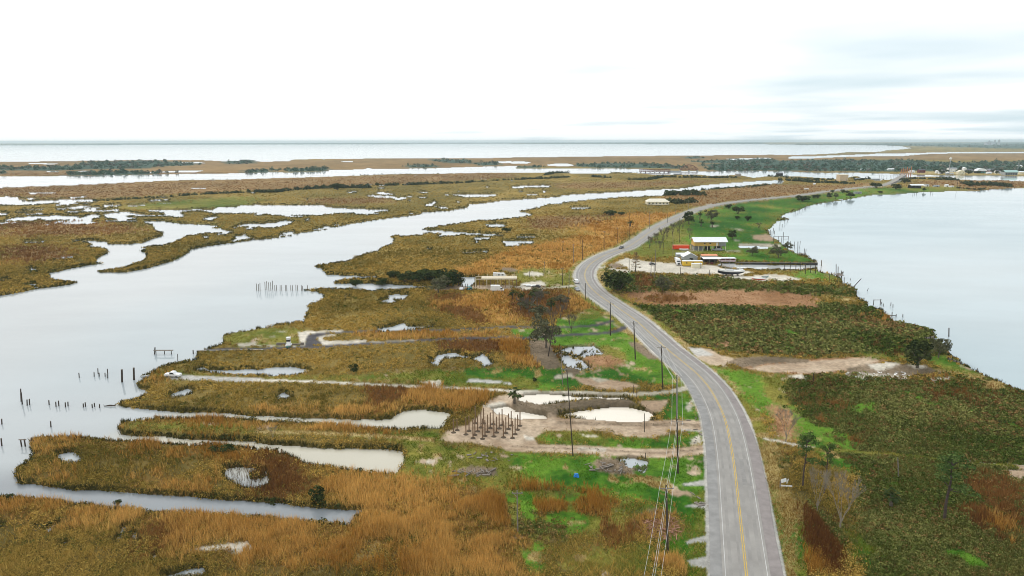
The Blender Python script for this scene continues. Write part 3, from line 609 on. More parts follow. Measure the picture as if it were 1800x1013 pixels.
# close by one sees the wet peat between the plants; farther off the plants close over it
peat = np.clip(1.25 - rr / 280, 0, 1) * .75
for c, col in ((MARSH, (.040, .030, .012)), (REED, (.085, .045, .014)), (RUST, (.045, .024, .010)), (SCRUB, (.030, .026, .010))):
    m = cover == c
    gcol[m] = gcol[m] * (1 - peat[m][:, None]) + np.array(col) * peat[m][:, None]
faces = np.arange(nr * nc).reshape(nr, nc)
quads = np.stack([faces[1:, :-1], faces[1:, 1:], faces[:-1, 1:], faces[:-1, :-1]], -1).reshape(-1, 4)[:, ::-1]
g3 = gcol.reshape(nr, nc, 3)                                 # covers grade into one another over a hand's breadth
g3[1:-1] = .25 * g3[:-2] + .5 * g3[1:-1] + .25 * g3[2:]
g3[:, 1:-1] = .25 * g3[:, :-2] + .5 * g3[:, 1:-1] + .25 * g3[:, 2:]
ground_mat = attr_mat('soil and turf', 1.0, ((0.9, .72, 1.28), (0.12, .85, 1.15)), bump=0.25)
gv = np.stack([gx, gy, hz], 1)
ground = np_mesh('ground', gv, quads, ground_mat, 'structure', gcol, smooth=True)

_logv = vrow
def grid_at(x, y):
    x, y = np.asarray(x, float), np.asarray(y, float)
    r = np.searchsorted(-F_ROW, -y)
    r = np.clip(r, 1, nr - 1)
    r = np.where(np.abs(F_ROW[r - 1] - y) < np.abs(F_ROW[r] - y), r - 1, r)
    u = x / y
    c = np.clip(np.searchsorted(U_COL, u), 1, nc - 1)
    c = np.where(np.abs(U_COL[c - 1] - u) < np.abs(U_COL[c] - u), c - 1, c)
    return r * nc + c
def gz(x, y):
    return float(hz[grid_at([x], [y])[0]])
def at(px, py, dz=0.0):
    """plan point on the ground under a surveyed spot"""
    p = G(px, py, 0.5)
    z = gz(p.x, p.y)
    if z < 0: z = 0.0; p = G(px, py, 0.0)
    return Vector((p.x, p.y, z + dz))

# ------------------------------------------------------------------ water: one sheet, turbidity varies by channel; far bay colour lightened as sky glare
wv = np.concatenate([np.arange(2.7, 70, 1.6), np.arange(70, 1150, 6.0)])
WF = CAM_H / np.tan(np.arctan2(wv + (248.0 - CYP), FPX) + PITCH)
WU = np.arange(-1.5, 1.501, 0.01)
wu, wf = np.meshgrid(WU, WF)
wx, wy = (wu * wf).ravel(), wf.ravel()
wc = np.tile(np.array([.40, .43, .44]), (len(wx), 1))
def blend(poly, col, soft):
    P = GN(T(poly)); n = len(P)
    d = np.full(len(wx), 1e9)
    for i in range(n):
        (xa, ya), (xb, yb) = P[i], P[(i + 1) % n]
        dx, dy = xb - xa, yb - ya
        t = np.clip(((wx - xa) * dx + (wy - ya) * dy) / (dx * dx + dy * dy + 1e-9), 0, 1)
        d = np.minimum(d, np.hypot(wx - xa - t * dx, wy - ya - t * dy))
    d[inside(wx, wy, P)] = 0
    w = np.clip(1 - d / soft, 0, 1)[:, None]
    wc[:] = wc * (1 - w) + np.array(col) * w
wc += np.clip((wy - 2200) / 2500, 0, 1)[:, None] * np.array([.44, .42, .41])      # sky glare on the open bay, put into the water colour
blend("P 1268,440 1400,350 1700,320 2600,300 2900,1100 1900,800 1500,600", (.40, .475, .50), 60)
blend("P 260,560 450,500 540,400 700,330 500,540 380,600 200,650", (.37, .42, .44), 40)
blend("P 260,765 400,775 600,790 720,800 690,845 560,830 420,805", (.52, .485, .39), 12)
blend("P 330,735 500,742 700,725 810,720 790,765 600,752 400,745", (.50, .475, .39), 12)
blend("P 880,690 1120,700 1180,740 1000,760 880,730", (.80, .73, .62), 5)
blend("P 980,610 1060,605 1060,640 980,655", (.42, .44, .46), 4)
blend("P 1265,460 1440,462 1440,478 1265,476", (.50, .51, .50), 8)
blend("P -200,850 0,860 300,900 660,920 640,890 200,870 0,850", (.25, .27, .285), 10)
wq = np.arange(len(WF) * len(WU)).reshape(len(WF), len(WU))
wq = np.stack([wq[:-1, :-1], wq[:-1, 1:], wq[1:, 1:], wq[1:, :-1]], -1).reshape(-1, 4)[:, ::-1]
water_mat = bpy.data.materials.new('silty water'); water_mat.use_nodes = True
t_ = water_mat.node_tree; b_ = t_.nodes['Principled BSDF']
b_.inputs['Roughness'].default_value = 0.03; b_.inputs['IOR'].default_value = 1.33
a_ = N(t_, 'ShaderNodeAttribute', attribute_name='cover')
g_ = N(t_, 'ShaderNodeTexCoord')
mp_ = N(t_, 'ShaderNodeMapping'); mp_.inputs['Scale'].default_value = (0.35, 0.9, 1); mp_.inputs['Rotation'].default_value = (0, 0, 0.3)
t_.links.new(g_.outputs['Object'], mp_.inputs['Vector'])
nz_ = N(t_, 'ShaderNodeTexNoise'); nz_.inputs['Scale'].default_value = 0.8; nz_.inputs['Detail'].default_value = 4
t_.links.new(mp_.outputs[0], nz_.inputs['Vector'])
bp_ = N(t_, 'ShaderNodeBump'); bp_.inputs['Strength'].default_value = 0.07; bp_.inputs['Distance'].default_value = 0.25
t_.links.new(nz_.outputs['Fac'], bp_.inputs['Height']); t_.links.new(bp_.outputs[0], b_.inputs['Normal'])
n2_ = N(t_, 'ShaderNodeTexNoise'); n2_.inputs['Scale'].default_value = 0.012; n2_.inputs['Detail'].default_value = 5   # wind lanes and drifting silt
m2_ = N(t_, 'ShaderNodeMapping'); m2_.inputs['Scale'].default_value = (1.0, 2.2, 1); m2_.inputs['Rotation'].default_value = (0, 0, .5)
t_.links.new(g_.outputs['Object'], m2_.inputs['Vector']); t_.links.new(m2_.outputs[0], n2_.inputs['Vector'])
r2_ = N(t_, 'ShaderNodeMapRange'); r2_.inputs[1].default_value = .35; r2_.inputs[2].default_value = .65; r2_.inputs[3].default_value = .03; r2_.inputs[4].default_value = .10
t_.links.new(n2_.outputs['Fac'], r2_.inputs[0]); t_.links.new(r2_.outputs[0], b_.inputs['Roughness'])
r3_ = N(t_, 'ShaderNodeMapRange'); r3_.inputs[1].default_value = .35; r3_.inputs[2].default_value = .65; r3_.inputs[3].default_value = .94; r3_.inputs[4].default_value = 1.06
t_.links.new(n2_.outputs['Fac'], r3_.inputs[0])
v2_ = N(t_, 'ShaderNodeVectorMath', operation='SCALE'); t_.links.new(a_.outputs['Color'], v2_.inputs[0]); t_.links.new(r3_.outputs[0], v2_.inputs['Scale'])
r4_ = N(t_, 'ShaderNodeMapRange'); r4_.inputs[1].default_value = .35; r4_.inputs[2].default_value = .65; r4_.inputs[3].default_value = .06; r4_.inputs[4].default_value = .12
t_.links.new(n2_.outputs['Fac'], r4_.inputs[0]); t_.links.new(r4_.outputs[0], bp_.inputs['Strength'])
t_.links.new(v2_.outputs[0], b_.inputs['Base Color'])
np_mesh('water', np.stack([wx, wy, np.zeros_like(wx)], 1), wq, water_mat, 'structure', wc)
print('ground', len(gx), np.bincount(cover.astype(int), minlength=17))

# ------------------------------------------------------------------ road
tg = np.gradient(road_c, axis=0); tg /= np.linalg.norm(tg, axis=1)[:, None]
nrm = np.stack([tg[:, 1], -tg[:, 0]], 1)                     # to the right of the way ahead
ramp = np.clip((road_c[:, 1] - 1130) / 150, 0, 1) * 4.0
tarmac = mat('worn asphalt', (.305, .288, .266), .85, .13, .25)
tarmac_old = mat('old grey shoulder', (.275, .268, .258), .9, .16, .5)
chip = mat('purplish chip shoulder', (.262, .232, .222), .9, .14, .6)
white_paint = mat('road paint white', (.52, .51, .49), .7, .15, .8)
yellow_paint = mat('road paint yellow', (.60, .40, .06), .7, .15, 1.5)
def strip(name, a, b, z, m, i0=0, i1=None, skirt=0.0, wob=0.0):
    c, n, rz_ = road_c[i0:i1], nrm[i0:i1], ramp[i0:i1]
    k = np.arange(len(c))
    wa = wob * (fbm(k * 1.0, k * 0 + 3.3, 6, 91) - .5) if wob else 0
    L, R = c + n * (np.asarray(a) + wa if wob else np.asarray(a))[..., None], c + n * (np.asarray(b) + (wa if a is None else 0))[..., None] if np.ndim(b) else c + n * b
    v = [np.column_stack([L, rz_ + z]), np.column_stack([R, rz_ + z])]
    vv = np.concatenate(v); q = len(c)
    f = np.stack([np.arange(q - 1), np.arange(q - 1) + q, np.arange(1, q) + q, np.arange(1, q)], 1)
    if skirt:
        vv = np.concatenate([vv, np.column_stack([L - n * .5, np.full(q, -.1)]), np.column_stack([R + n * .5, np.full(q, -.1)])])
        f = np.concatenate([f, np.stack([np.arange(q - 1) + 2 * q, np.arange(q - 1), np.arange(1, q), np.arange(1, q) + 2 * q], 1),
                            np.stack([np.arange(q - 1) + q, np.arange(q - 1) + 3 * q, np.arange(1, q) + 3 * q, np.arange(1, q) + q], 1)])
    return np_mesh(name, vv, f, m, 'structure')
yy = road_c[:, 1]
w_left = np.interp(yy, [100, 150, 190, 230, 280, 340, 500], [6.0, 5.9, 6.3, 5.6, 4.9, 4.7, 4.6])
w_right = np.interp(yy, [100, 150, 190, 220, 260, 340, 500], [6.1, 6.2, 5.6, 5.6, 4.9, 4.7, 4.6])
np.random.seed(3)
jit = (fbm(np.arange(len(yy)) * 1.0, np.zeros(len(yy)), 5, 55) - .5) * .7
strip('road_shoulder_grey', -(w_left + jit * .6), np.full(len(yy), 0.2), 0.70, tarmac_old, skirt=.1)
strip('road_shoulder_chip', np.full(len(yy), 0.1), w_right + jit, 0.72, chip, skirt=.1)
strip('road', np.full(len(yy), -3.95), np.full(len(yy), 3.95), 0.75, tarmac)
for nm, o_, w_, m_ in (('road_edge_line', -3.45, .12, white_paint), ('road_edge_line', 3.45, .12, white_paint), ('road_centre_line', -.17, .13, yellow_paint), ('road_centre_line', .17, .13, yellow_paint)):
    strip(nm, np.full(len(yy), o_ - w_ / 2), np.full(len(yy), o_ + w_ / 2), 0.765, m_)

patch_mat = mat('newer asphalt patch', (.262, .25, .236), .9, .12, .8)
tyre_mat = mat('tyre polished asphalt', (.28, .265, .246), .8, .12, .3)
for k, (i0, n_, a, b) in enumerate(((14, 5, .3, 3.2), (27, 3, -3.2, -.4), (45, 7, .4, 2.0), (60, 3, -3.3, -1.6), (88, 6, -3.0, -.5))):
    strip('road_patch', np.full(n_, a), np.full(n_, b), .754, patch_mat, i0, i0 + n_)
for o_ in (-2.55, -.95, .95, 2.55):
    q_ = fbm(np.arange(len(yy)) * 1.0, np.full(len(yy), o_ * 7), 9, 12) * .35
    strip('road_wheel_path', o_ - .12 - q_, o_ + .12 + q_, .758, tyre_mat)

# ------------------------------------------------------------------ plants as ground cover
class Cards:
    """many small leaf and blade triangles, gathered into one cover mesh"""
    def __init__(s): s.v, s.c = [], []
    def add(s, tri, col):
        s.v.append(tri.reshape(-1, 3)); s.c.append(np.repeat(col, 3, 0))
    def build(s, name, m):
        v = np.concatenate(s.v); c = np.concatenate(s.c)
        return np_mesh(name, v, np.arange(len(v)).reshape(-1, 3), m, 'stuff', c)
leaf_mat = attr_mat('dry blades', 1.0, spec=0.0)
def scatter(n, vlo, vhi, ulo=-0.92, uhi=0.92):
    v = RNG.uniform(vlo, vhi, n)
    y = CAM_H / np.tan(np.arctan2(v + (248.0 - CYP), FPX) + PITCH)
    x = RNG.uniform(ulo, uhi, n) * y
    return x, y
def blades(cards, x, y, z, h, lean, k, col, wpx=0.75, wmin=0.05, spread=0.5, cv=.18):
    """k blades per tuft; a blade is about as wide as the eye can part at its distance"""
    r = np.hypot(x, y)
    n = len(x)
    for i in range(k):
        a = RNG.uniform(0, 2 * np.pi, n)
        w = np.maximum(wmin, wpx * r / 683.0) * RNG.uniform(.5, 1.1, n)
        bx, by = x + RNG.normal(0, spread, n) * w * 1.3, y + RNG.normal(0, spread, n) * w * 2.2
        hh = h * RNG.uniform(.6, 1.15, n)
        la = RNG.uniform(0, 2 * np.pi, n); ll = lean * hh * RNG.uniform(.2, 1.2, n)
        t = np.empty((n, 3, 3))
        dx, dy = np.cos(a) * w / 2, np.sin(a) * w / 2
        t[:, 0] = np.stack([bx - dx, by - dy, z - .1], 1)
        t[:, 1] = np.stack([bx + dx, by + dy, z - .1], 1)
        t[:, 2] = np.stack([bx + np.cos(la) * ll, by + np.sin(la) * ll, z + hh], 1)
        cards.add(t, np.clip(col * RNG.uniform(1 - cv, 1 + cv, (n, 1)), 0, 1))
def mix(a, b, t):
    return np.array(a) + (np.array(b) - np.array(a)) * np.asarray(t)[:, None]
reeds, grassy, turf = Cards(), Cards(), Cards()
for n, lo, hi in ((420000, 255, 790), (170000, 120, 255), (60000, 55, 120)):
    x, y = scatter(n, lo, hi)
    g = grid_at(x, y)
    c, z = cover[g].astype(int), hz[g]
    r = np.hypot(x, y)
    sh = shore[g] & (c != WATER)
    f1 = fbm(x, y, 4.2, 41, 2); f2 = fbm(x, y, 26, 42); f3 = fbm(x, y, 9, 43, 2)
    t = np.clip((f2 - .5) * 2.6 + RNG.normal(0, .25, n) + .5, 0, 1)
    # tall cane reeds in drifts
    m = (c == REED) & (RNG.random(n) < np.clip((f1 * .6 + f3 * .9 - .53) * 3.4, .05, 1))
    blades(reeds, x[m], y[m], z[m], (.7 + 1.9 * f1 * (.5 + f3))[m], .42, 4, mix((.43, .21, .038), (.76, .47, .145), t[m]), .58, cv=.32)
    m = (c == REED) & (RNG.random(n) < .16)
    blades(reeds, x[m], y[m], z[m], (.4 + .8 * f1)[m], .6, 3, mix((.16, .095, .02), (.34, .21, .05), t[m]), .7)
    m = np.isin(c, (RUST, STRAW)) & (RNG.random(n) < .8)
    blades(reeds, x[m], y[m], z[m], (.5 + 1.4 * f1)[m], .35, 3, mix((.17, .072, .022), (.36, .18, .055), t[m]), .7)
    m = (c == SCRUB) & (RNG.random(n) < .55)
    blades(grassy, x[m], y[m], z[m], (.35 + .9 * f3)[m], .7, 3, mix((.085, .095, .018), (.27, .215, .065), np.clip(t + RNG.normal(0, .2, n), 0, 1)[m]), .7)
    # cordgrass marsh
    m = (c == MARSH) & ~sh & ((r > 300) | (RNG.random(n) < .22))
    hm = np.clip(f1 * 1.9 - .45, .12, 1.2)
    blades(grassy, x[m], y[m], z[m], (.25 + 1.0 * hm)[m], .9, 3, mix((.19, .14, .028), (.50, .33, .08), np.clip(t + (f1 - .5) * .8, 0, 1)[m]), .85)
    m = sh & np.isin(c, (MARSH, REED, RUST, SCRUB)) & (r < 1200)
    blades(grassy, x[m], y[m], z[m], (.45 + 1.0 * f3)[m], .55, 4, mix((.045, .05, .016), (.13, .105, .03), t[m]), .8)
    # field of cut stubble, rank meadow, lawn
    m = (c == FIELD)
    blades(grassy, x[m], y[m], z[m], (.15 + .5 * np.clip(f1 * 2 - .7, 0, 1))[m], .8, 2, mix((.30, .15, .065), (.50, .29, .15), t[m]))
    m = (c == DRY)
    blades(grassy, x[m], y[m], z[m], (.2 + .6 * f1)[m], .7, 2, mix((.30, .19, .05), (.50, .36, .14), t[m]))
    m = (c == MEADOW)
    blades(turf, x[m], y[m], z[m], (.12 + .45 * np.clip(f1 * 2.2 - .7, 0, 1))[m], .9, 2, mix((.09, .15, .010), (.34, .29, .06), np.clip(t + (f1 - .5), 0, 1)[m]), .9, cv=.3)
    m = (c == LAWN) & (RNG.random(n) < .75)
    blades(turf, x[m], y[m], z[m], (.05 + .25 * np.clip(f1 * 2.2 - .8, 0, 1))[m], 1.0, 2, mix((.028, .122, .006), (.15, .28, .022), np.clip(t + (f1 - .5) * 1.6, 0, 1)[m]), 1.0, cv=.38)
    m = np.isin(c, (LAWN, MEADOW)) & (RNG.random(n) < .10 * np.clip((f2 - .4) * 6, 0, 1))
    blades(turf, x[m], y[m], z[m], (.1 + .4 * f3)[m], .9, 2, mix((.17, .12, .03), (.42, .33, .14), t[m]))
    m = (c == MUD) & (RNG.random(n) < .25)
    blades(turf, x[m], y[m], z[m], (.1 + .4 * f1)[m], .8, 2, mix((.12, .09, .05), (.30, .24, .15), t[m]))
    m = (c == WATER) & reedpond[g] & (RNG.random(n) < .24)
    blades(reeds, x[m], y[m], z[m] * 0, (.6 + 1.6 * f1)[m], .25, 3, mix((.10, .06, .03), (.22, .14, .06), t[m]), .35)
reeds.build('reeds', leaf_mat)
grassy.build('marsh_grass', leaf_mat)
turf.build('turf_grass', leaf_mat)

def leaf_balls(cards, cx, cy, cz, rx, rz, col, n, size, colvar=.25, low=-0.15):
    """n leaf cards on each of the given mounds: radius rx, height rz"""
    k = len(cx)
    u = RNG.uniform(low, 1, (k, n)); a = RNG.uniform(0, 2 * np.pi, (k, n))
    s = np.sqrt(np.clip(1 - u * u, 0, 1)); rad = RNG.uniform(.72, 1.06, (k, n))
    p = np.stack([cx[:, None] + rx[:, None] * s * np.cos(a) * rad, cy[:, None] + rx[:, None] * s * np.sin(a) * rad, cz[:, None] + rz[:, None] * u * rad], -1)
    nrm_ = np.stack([s * np.cos(a), s * np.sin(a), u], -1) + RNG.normal(0, .55, (k, n, 3))
    nrm_ /= np.linalg.norm(nrm_, axis=-1)[..., None]
    t1 = np.cross(nrm_, RNG.normal(0, 1, (k, n, 3))); t1 /= np.linalg.norm(t1, axis=-1)[..., None] + 1e-9
    t2 = np.cross(nrm_, t1)
    sz = (np.asarray(size)[:, None] if np.ndim(size) else size) * RNG.uniform(.6, 1.3, (k, n))
    tri = np.stack([p + t1 * sz[..., None], p - t1 * (sz * .6)[..., None] + t2 * (sz * .8)[..., None], p - t1 * (sz * .5)[..., None] - t2 * (sz * .9)[..., None]], 2)
    cc = col[:, None, :] * RNG.uniform(1 - colvar, 1 + colvar, (k, n, 1))
    cards.add(tri.reshape(-1, 3, 3), cc.reshape(-1, 3))
hum = Cards()
for n, lo, hi, nl in ((64000, 330, 790, 24), (46000, 190, 330, 15), (16000, 120, 190, 9)):
    x, y = scatter(n, lo, hi)
    g = grid_at(x, y)
    m = ((cover[g] == MARSH) & (fbm(x, y, 5, 65, 2) > np.where(np.hypot(x, y) < 230, .41, .30))) | ((cover[g] == RUST) & (RNG.random(n) < .3)) | ((cover[g] == REED) & (RNG.random(n) < .45))
    x, y, z = x[m], y[m], hz[g][m]
    r = np.hypot(x, y)
    f = fbm(x, y, 6, 66, 2)
    R = (.32 + .75 * f * RNG.uniform(.5, 1.2, len(x))) * np.where(r < 230, 1.3, np.clip(r / 210, .8, 1.7))
    t = np.clip((fbm(x, y, 30, 67) - .5) * 2.6 + RNG.normal(0, .13, len(x)) + .5, 0, 1)
    col = mix((.185, .14, .028), (.50, .325, .075), t)
    k_ = cover[g][m] == RUST; col[k_] = mix((.15, .075, .022), (.32, .17, .05), t[k_])
    gr = (RNG.random(len(x)) < .12); col[gr] = mix((.07, .09, .015), (.15, .14, .03), t[gr])
    leaf_balls(hum, x, y, z - .05, R, R * RNG.uniform(.7, 1.1, len(x)), col, nl, .145 * np.clip(r / 165, .8, 2.4), .2)
hum.build('marsh_hummocks', leaf_mat)
scrub = Cards()
for n, lo, hi, nl, sz in ((52000, 400, 790, 24, .21), (26000, 215, 400, 16, .34), (3500, 110, 215, 12, .8)):
    x, y = scatter(n, lo, hi, -.3, .92)
    g = grid_at(x, y)
    m = (cover[g] == SCRUB) & (RNG.random(n) < .9)
    x, y, z = x[m], y[m], hz[g][m]
    r = np.hypot(x, y)
    f = fbm(x, y, 8, 62)
    R = (.40 + .85 * f * RNG.uniform(.5, 1.3, len(x))) * np.clip(r / 190, .8, 1.8)
    t = np.clip((fbm(x, y, 22, 63) - .5) * 2.0 + RNG.normal(0, .3, len(x)) + .45, 0, 1)
    col = mix((.066, .098, .016), (.225, .22, .065), t)
    br = RNG.random(len(x)) < .10 + .5 * np.clip(fbm(x, y, 30, 64) - .52, 0, 1) * 3
    col[br] = mix((.13, .08, .025), (.30, .19, .07), t[br])
    leaf_balls(scrub, x, y, z, R, R * RNG.uniform(.65, 1.25, len(x)), col, nl, sz * np.clip(r / 160, .7, 1.6), .25)
scrub.build('scrub', leaf_mat)
# far woods: crowns that merge into one mass
wood = Cards()
for n, lo, hi, R0 in ((13000, 13, 75, 4.2), (2200, 5.0, 13, 11.0)):
    x, y = scatter(n, lo, hi, -1.0, 1.0)
    g = grid_at(x, y)
    m = cover[g] == WOOD
    x, y, z = x[m], y[m], hz[g][m]
    r = np.hypot(x, y)
    R = R0 * RNG.uniform(.6, 1.35, len(x))
    t = RNG.random(len(x))
    col = mix((.04, .085, .055), (.105, .155, .095), t)
    gr = RNG.random(len(x)) < .2
    col[gr] = mix((.12, .12, .09), (.17, .15, .11), t[gr])
    leaf_balls(wood, x, y, z + R * .25, R, R * RNG.uniform(.8, 1.4, len(x)), col, 26, R * .42, low=-.3)
wood.build('far_woods', leaf_mat)
# low growth along the old levees and creek banks in the middle distance
hedge = Cards()
HEDGES = [("A 90,512 300,512 480,500", .35, 2), ("A 520,498 620,495 700,492", .9, 4), ("A 700,492 1000,478 1280,462", .8, 3), ("A 1290,458 1400,450 1800,432", 1.2, 4),
 ("B 0,432 130,432 260,420", 1.3, 5), ("B 300,415 540,402 780,402", 1.6, 5.5), ("B 840,385 1020,384 1200,376 1310,372", 1.2, 5), ("B 1310,372 1450,368 1530,362", 1.2, 4), ("B 1540,362 1700,350 1800,345", .6, 3), ("C 0,346 200,338 400,328", 1.2, 4.5),
 ("C 240,312 300,300 480,296 690,295", 1.2, 5), ("C 570,325 680,332", 1.5, 4.5), ("C 700,300 900,298", .6, 3), ("C 820,345 960,345 1060,328 1200,330 1300,330 1440,332 1560,330", 1.3, 5), ("C 1060,455 1180,452 1330,452", 1.6, 6), ("C 1090,440 1200,440 1310,434", 1.5, 5), ("C 1090,500 1180,512 1280,500", 1.3, 5), ("C 1320,415 1500,405 1640,398 1800,380", .8, 3),
 ("D 90,350 200,355 330,365 500,370 590,375", 1.4, 5), ("D 130,335 330,345 460,345", .9, 4), ("D 600,335 760,340 800,345", .9, 4), ("D 950,335 1060,340 1300,345", .9, 4), ("D 1500,385 1600,385 1700,395", 1.6, 6), ("D 1400,375 1440,385", 1.5, 6), ("D 1170,345 1240,345 1330,350", 1.5, 5), ("D 1350,405 1460,415 1560,412", .8, 3), ("D 1180,335 1500,320", .3, 3),
 ("D 620,350 700,340 780,335", .8, 4), ("D 0,322 150,325", .8, 4), ("B 600,318 1000,306 1360,302", .25, 2.5), ("A 900,350 1200,348 1700,342", .15, 2)]
for s_, dens, hgt in HEDGES:
    p = spline([tuple(G(a, b, .5)[:2]) for a, b in T(s_)], 4.0)
    L = len(p) * 4.0
    n = int(L * dens * .62)
    i = RNG.integers(0, len(p), n)
    x, y = p[i, 0] + RNG.normal(0, 2.0, n), p[i, 1] + RNG.normal(0, 5.0, n)
    g = grid_at(x, y); m = (hz[g] > 0) & (ddd[g] > 9)
    x, y, z = x[m], y[m], hz[g][m]
    R = hgt * RNG.uniform(.28, .76, len(x))
    col = mix((.032, .05, .022), (.075, .085, .035), RNG.random(len(x)))
    leaf_balls(hedge, x, y, z + R * .3, R, R * RNG.uniform(.8, 1.3, len(x)), col, 22, R * .42, low=-.3)
# bushy fringe of the shore and thicket by the road bend
x, y = scatter(70000, 150, 700)
g = grid_at(x, y)
m = shore[g] & np.isin(cover[g], (MARSH, REED, SCRUB, RUST, DRY)) & (fbm(x, y, 15, 71) > .55) & (RNG.random(len(x)) < .35)
x, y, z = x[m], y[m], hz[g][m]
R = RNG.uniform(.35, 1.0, len(x)) * (.6 + fbm(x, y, 12, 72))
leaf_balls(hedge, x, y, z, R, R * 1.1, mix((.035, .048, .016), (.085, .085, .03), RNG.random(len(x))), 14, .3)
hedge.build('hedgerow_shrubbery', leaf_mat)

# ------------------------------------------------------------------ things: shared builders
wood_dark = mat('creosoted timber', (.060, .044, .033), .85, .25, 1.5)
wood_grey = mat('weathered grey timber', (.22, .19, .16), .9, .25, 1.2)
wood_pale = mat('pale new timber', (.62, .54, .40), .8, .12, 1.0)
wood_pile = mat('brown piling timber', (.20, .125, .075), .85, .25, 1.4)
bark = mat('bark', (.13, .105, .08), .95, .3, 3.0)
bark_dark = mat('pine bark', (.075, .055, .045), .95, .3, 3.0)
bark_pale = mat('pale bare bark', (.27, .23, .17), .95, .2, 3.0)
metal_grey = mat('galvanised steel', (.42, .43, .44), .45, .1, 2.0, metal=.6)
wire_mat = mat('aluminium wire', (.62, .62, .60), .5, .05, 1.0)
porcelain = mat('insulator glaze', (.34, .33, .31), .3, .1, 4.0)
white_pnt = mat('white paint', (.80, .80, .78), .5, .06, .6)
white_roof = mat('white metal roof', (.82, .84, .86), .4, .07, .8)
grey_roof = mat('grey roof', (.30, .31, .33), .7, .15, .8)
cream_roof = mat('cream metal roof', (.78, .72, .58), .5, .10, .6)
dark_roof = mat('dark shingle roof', (.10, .10, .11), .8, .2, .8)
glass = mat('dark window glass', (.03, .035, .04), .08, .2, 1.0, spec=.6)
rubber = mat('rubber', (.025, .025, .025), .9, .2, 4.0)
yellow_wall = mat('ochre siding', (.62, .40, .10), .7, .10, .8)
yellow_box = mat('yellow painted steel', (.70, .46, .05), .55, .12, 1.0)
cream_wall = mat('cream siding', (.75, .69, .50), .7, .10, .8)
beige_wall = mat('beige block wall', (.60, .47, .32), .85, .08, .3)
red_paint = mat('red orange paint', (.80, .075, .02), .5, .10, .8)
orange_paint = mat('faded orange sheet', (.78, .33, .18), .6, .12, .8)
rust_red = mat('dark red iron', (.14, .035, .03), .8, .25, .8)
rust_orange = mat('rusty orange iron', (.50, .17, .06), .8, .25, .6)
pink_wall = mat('pale pink siding', (.70, .53, .52), .7, .08, .8)
grey_wall = mat('grey siding', (.36, .38, .38), .8, .12, .8)
dark_in = mat('dark interior boarding', (.045, .042, .04), .9, .3, .7)
black_hull = mat('black hull paint', (.022, .023, .03), .4, .2, .8)
teal_paint = mat('teal paint', (.04, .26, .26), .5, .15, 1.0)
mint_roof = mat('mint metal roof', (.38, .56, .52), .5, .1, .6)
blue_paint = mat('blue plastic sheet', (.03, .22, .62), .55, .2, 2.0)
tan_wall = mat('tan siding', (.42, .36, .28), .8, .15, .8)
silver = mat('silver paint', (.42, .44, .46), .35, .06, 1.0, metal=.3)
earth = mat('dug earth', (.10, .075, .05), .95, .3, 2.0)
concrete = mat('concrete', (.45, .44, .41), .9, .12, .8)

def upright(bx, by, tx, ty, dz=0.0):
    """foot on the ground (or water) and the offset to the head, in metres"""
    b = at(bx, by)
    d = ray(tx, ty); t = b.y / d.y
    top = Vector((d.x * t, d.y * t, CAM_H + d.z * t))
    return b, top - b
def solo(name, mb, m, loc, label, cat, group=None, rz=0.0, smooth=False):
    o = mb.build(name, m, smooth=smooth); o.location = loc; o.rotation_euler = (0, 0, rz)
    return tag(o, label, cat, group)

# ------------------------------------------------------------------ trees
def cards_mesh(name, balls, n, size, c0, c1, low=-.5, var=.25, m=None):
    cd = Cards()
    b = np.array(balls, float)
    t = RNG.random(len(b))
    leaf_balls(cd, b[:, 0], b[:, 1], b[:, 2], b[:, 3], b[:, 4], mix(c0, c1, t), n, size, var, low)
    o = cd.build(name, m or leaf_mat)
    me = o.data; bpy.data.objects.remove(o)
    return me
def mesh_of(mb, name, m):
    o = mb.build(name, m); me = o.data; bpy.data.objects.remove(o); return me
TWIG = [1.0]
def limbs(mb, p, d, L, r, depth, spread=.6, n=3, up=.25):
    q = p + d * L * .55 + Vector((random.uniform(-.08, .08), random.uniform(-.08, .08), 0)) * L
    e = p + d * L
    mb.tube([p, q, e], [max(r, .010 * TWIG[0]), max(r * .8, .009 * TWIG[0]), max(r * .55, .007 * TWIG[0])], 5 if depth > 1 else 3, cap=False)
    if depth == 0: return
    for i in range(n):
        a = random.uniform(0, 6.28)
        nd = (d + Vector((math.cos(a), math.sin(a), 0)) * spread * random.uniform(.6, 1.2) + Vector((0, 0, up))).normalized()
        limbs(mb, p + d * L * random.uniform(.6, 1.0), nd, L * random.uniform(.55, .78), r * .58, depth - 1, spread, n, up)
KINDS = {}
def kind(name, *parts): KINDS.setdefault(name, []).append(parts)
for v in range(3):                                            # rounded evergreen, unit 6 m high, 6 m wide
    mb = MB(); mb.tube([(0, 0, -.2), (.1, 0, 1.0), (.15, .1, 2.6)], [.28, .22, .15])
    for k in range(6):
        a = k * 1.05 + v; mb.tube([(.1, 0, 1.3), (1.1 * math.cos(a), 1.1 * math.sin(a), 2.7), (2.0 * math.cos(a), 2.0 * math.sin(a), 3.8)], [.13, .09, .04], 5)
    balls = []
    for k in range(30):
        a, u = random.uniform(0, 6.28), random.random()
        zz_ = 1.5 + 3.6 * u; lim = 2.2 * math.sqrt(max(.12, 1 - ((zz_ - 2.9) / 2.6) ** 2))
        rr_ = lim * math.sqrt(random.random())
        balls.append((rr_ * math.cos(a), rr_ * math.sin(a), zz_, random.uniform(.55, 1.1), random.uniform(.5, .85)))
    kind('evergreen_tree', ('trunk', mesh_of(mb, 'trunk', bark)), ('crown', cards_mesh('crown', balls, 60, .26, (.030, .045, .015), (.085, .098, .032))))
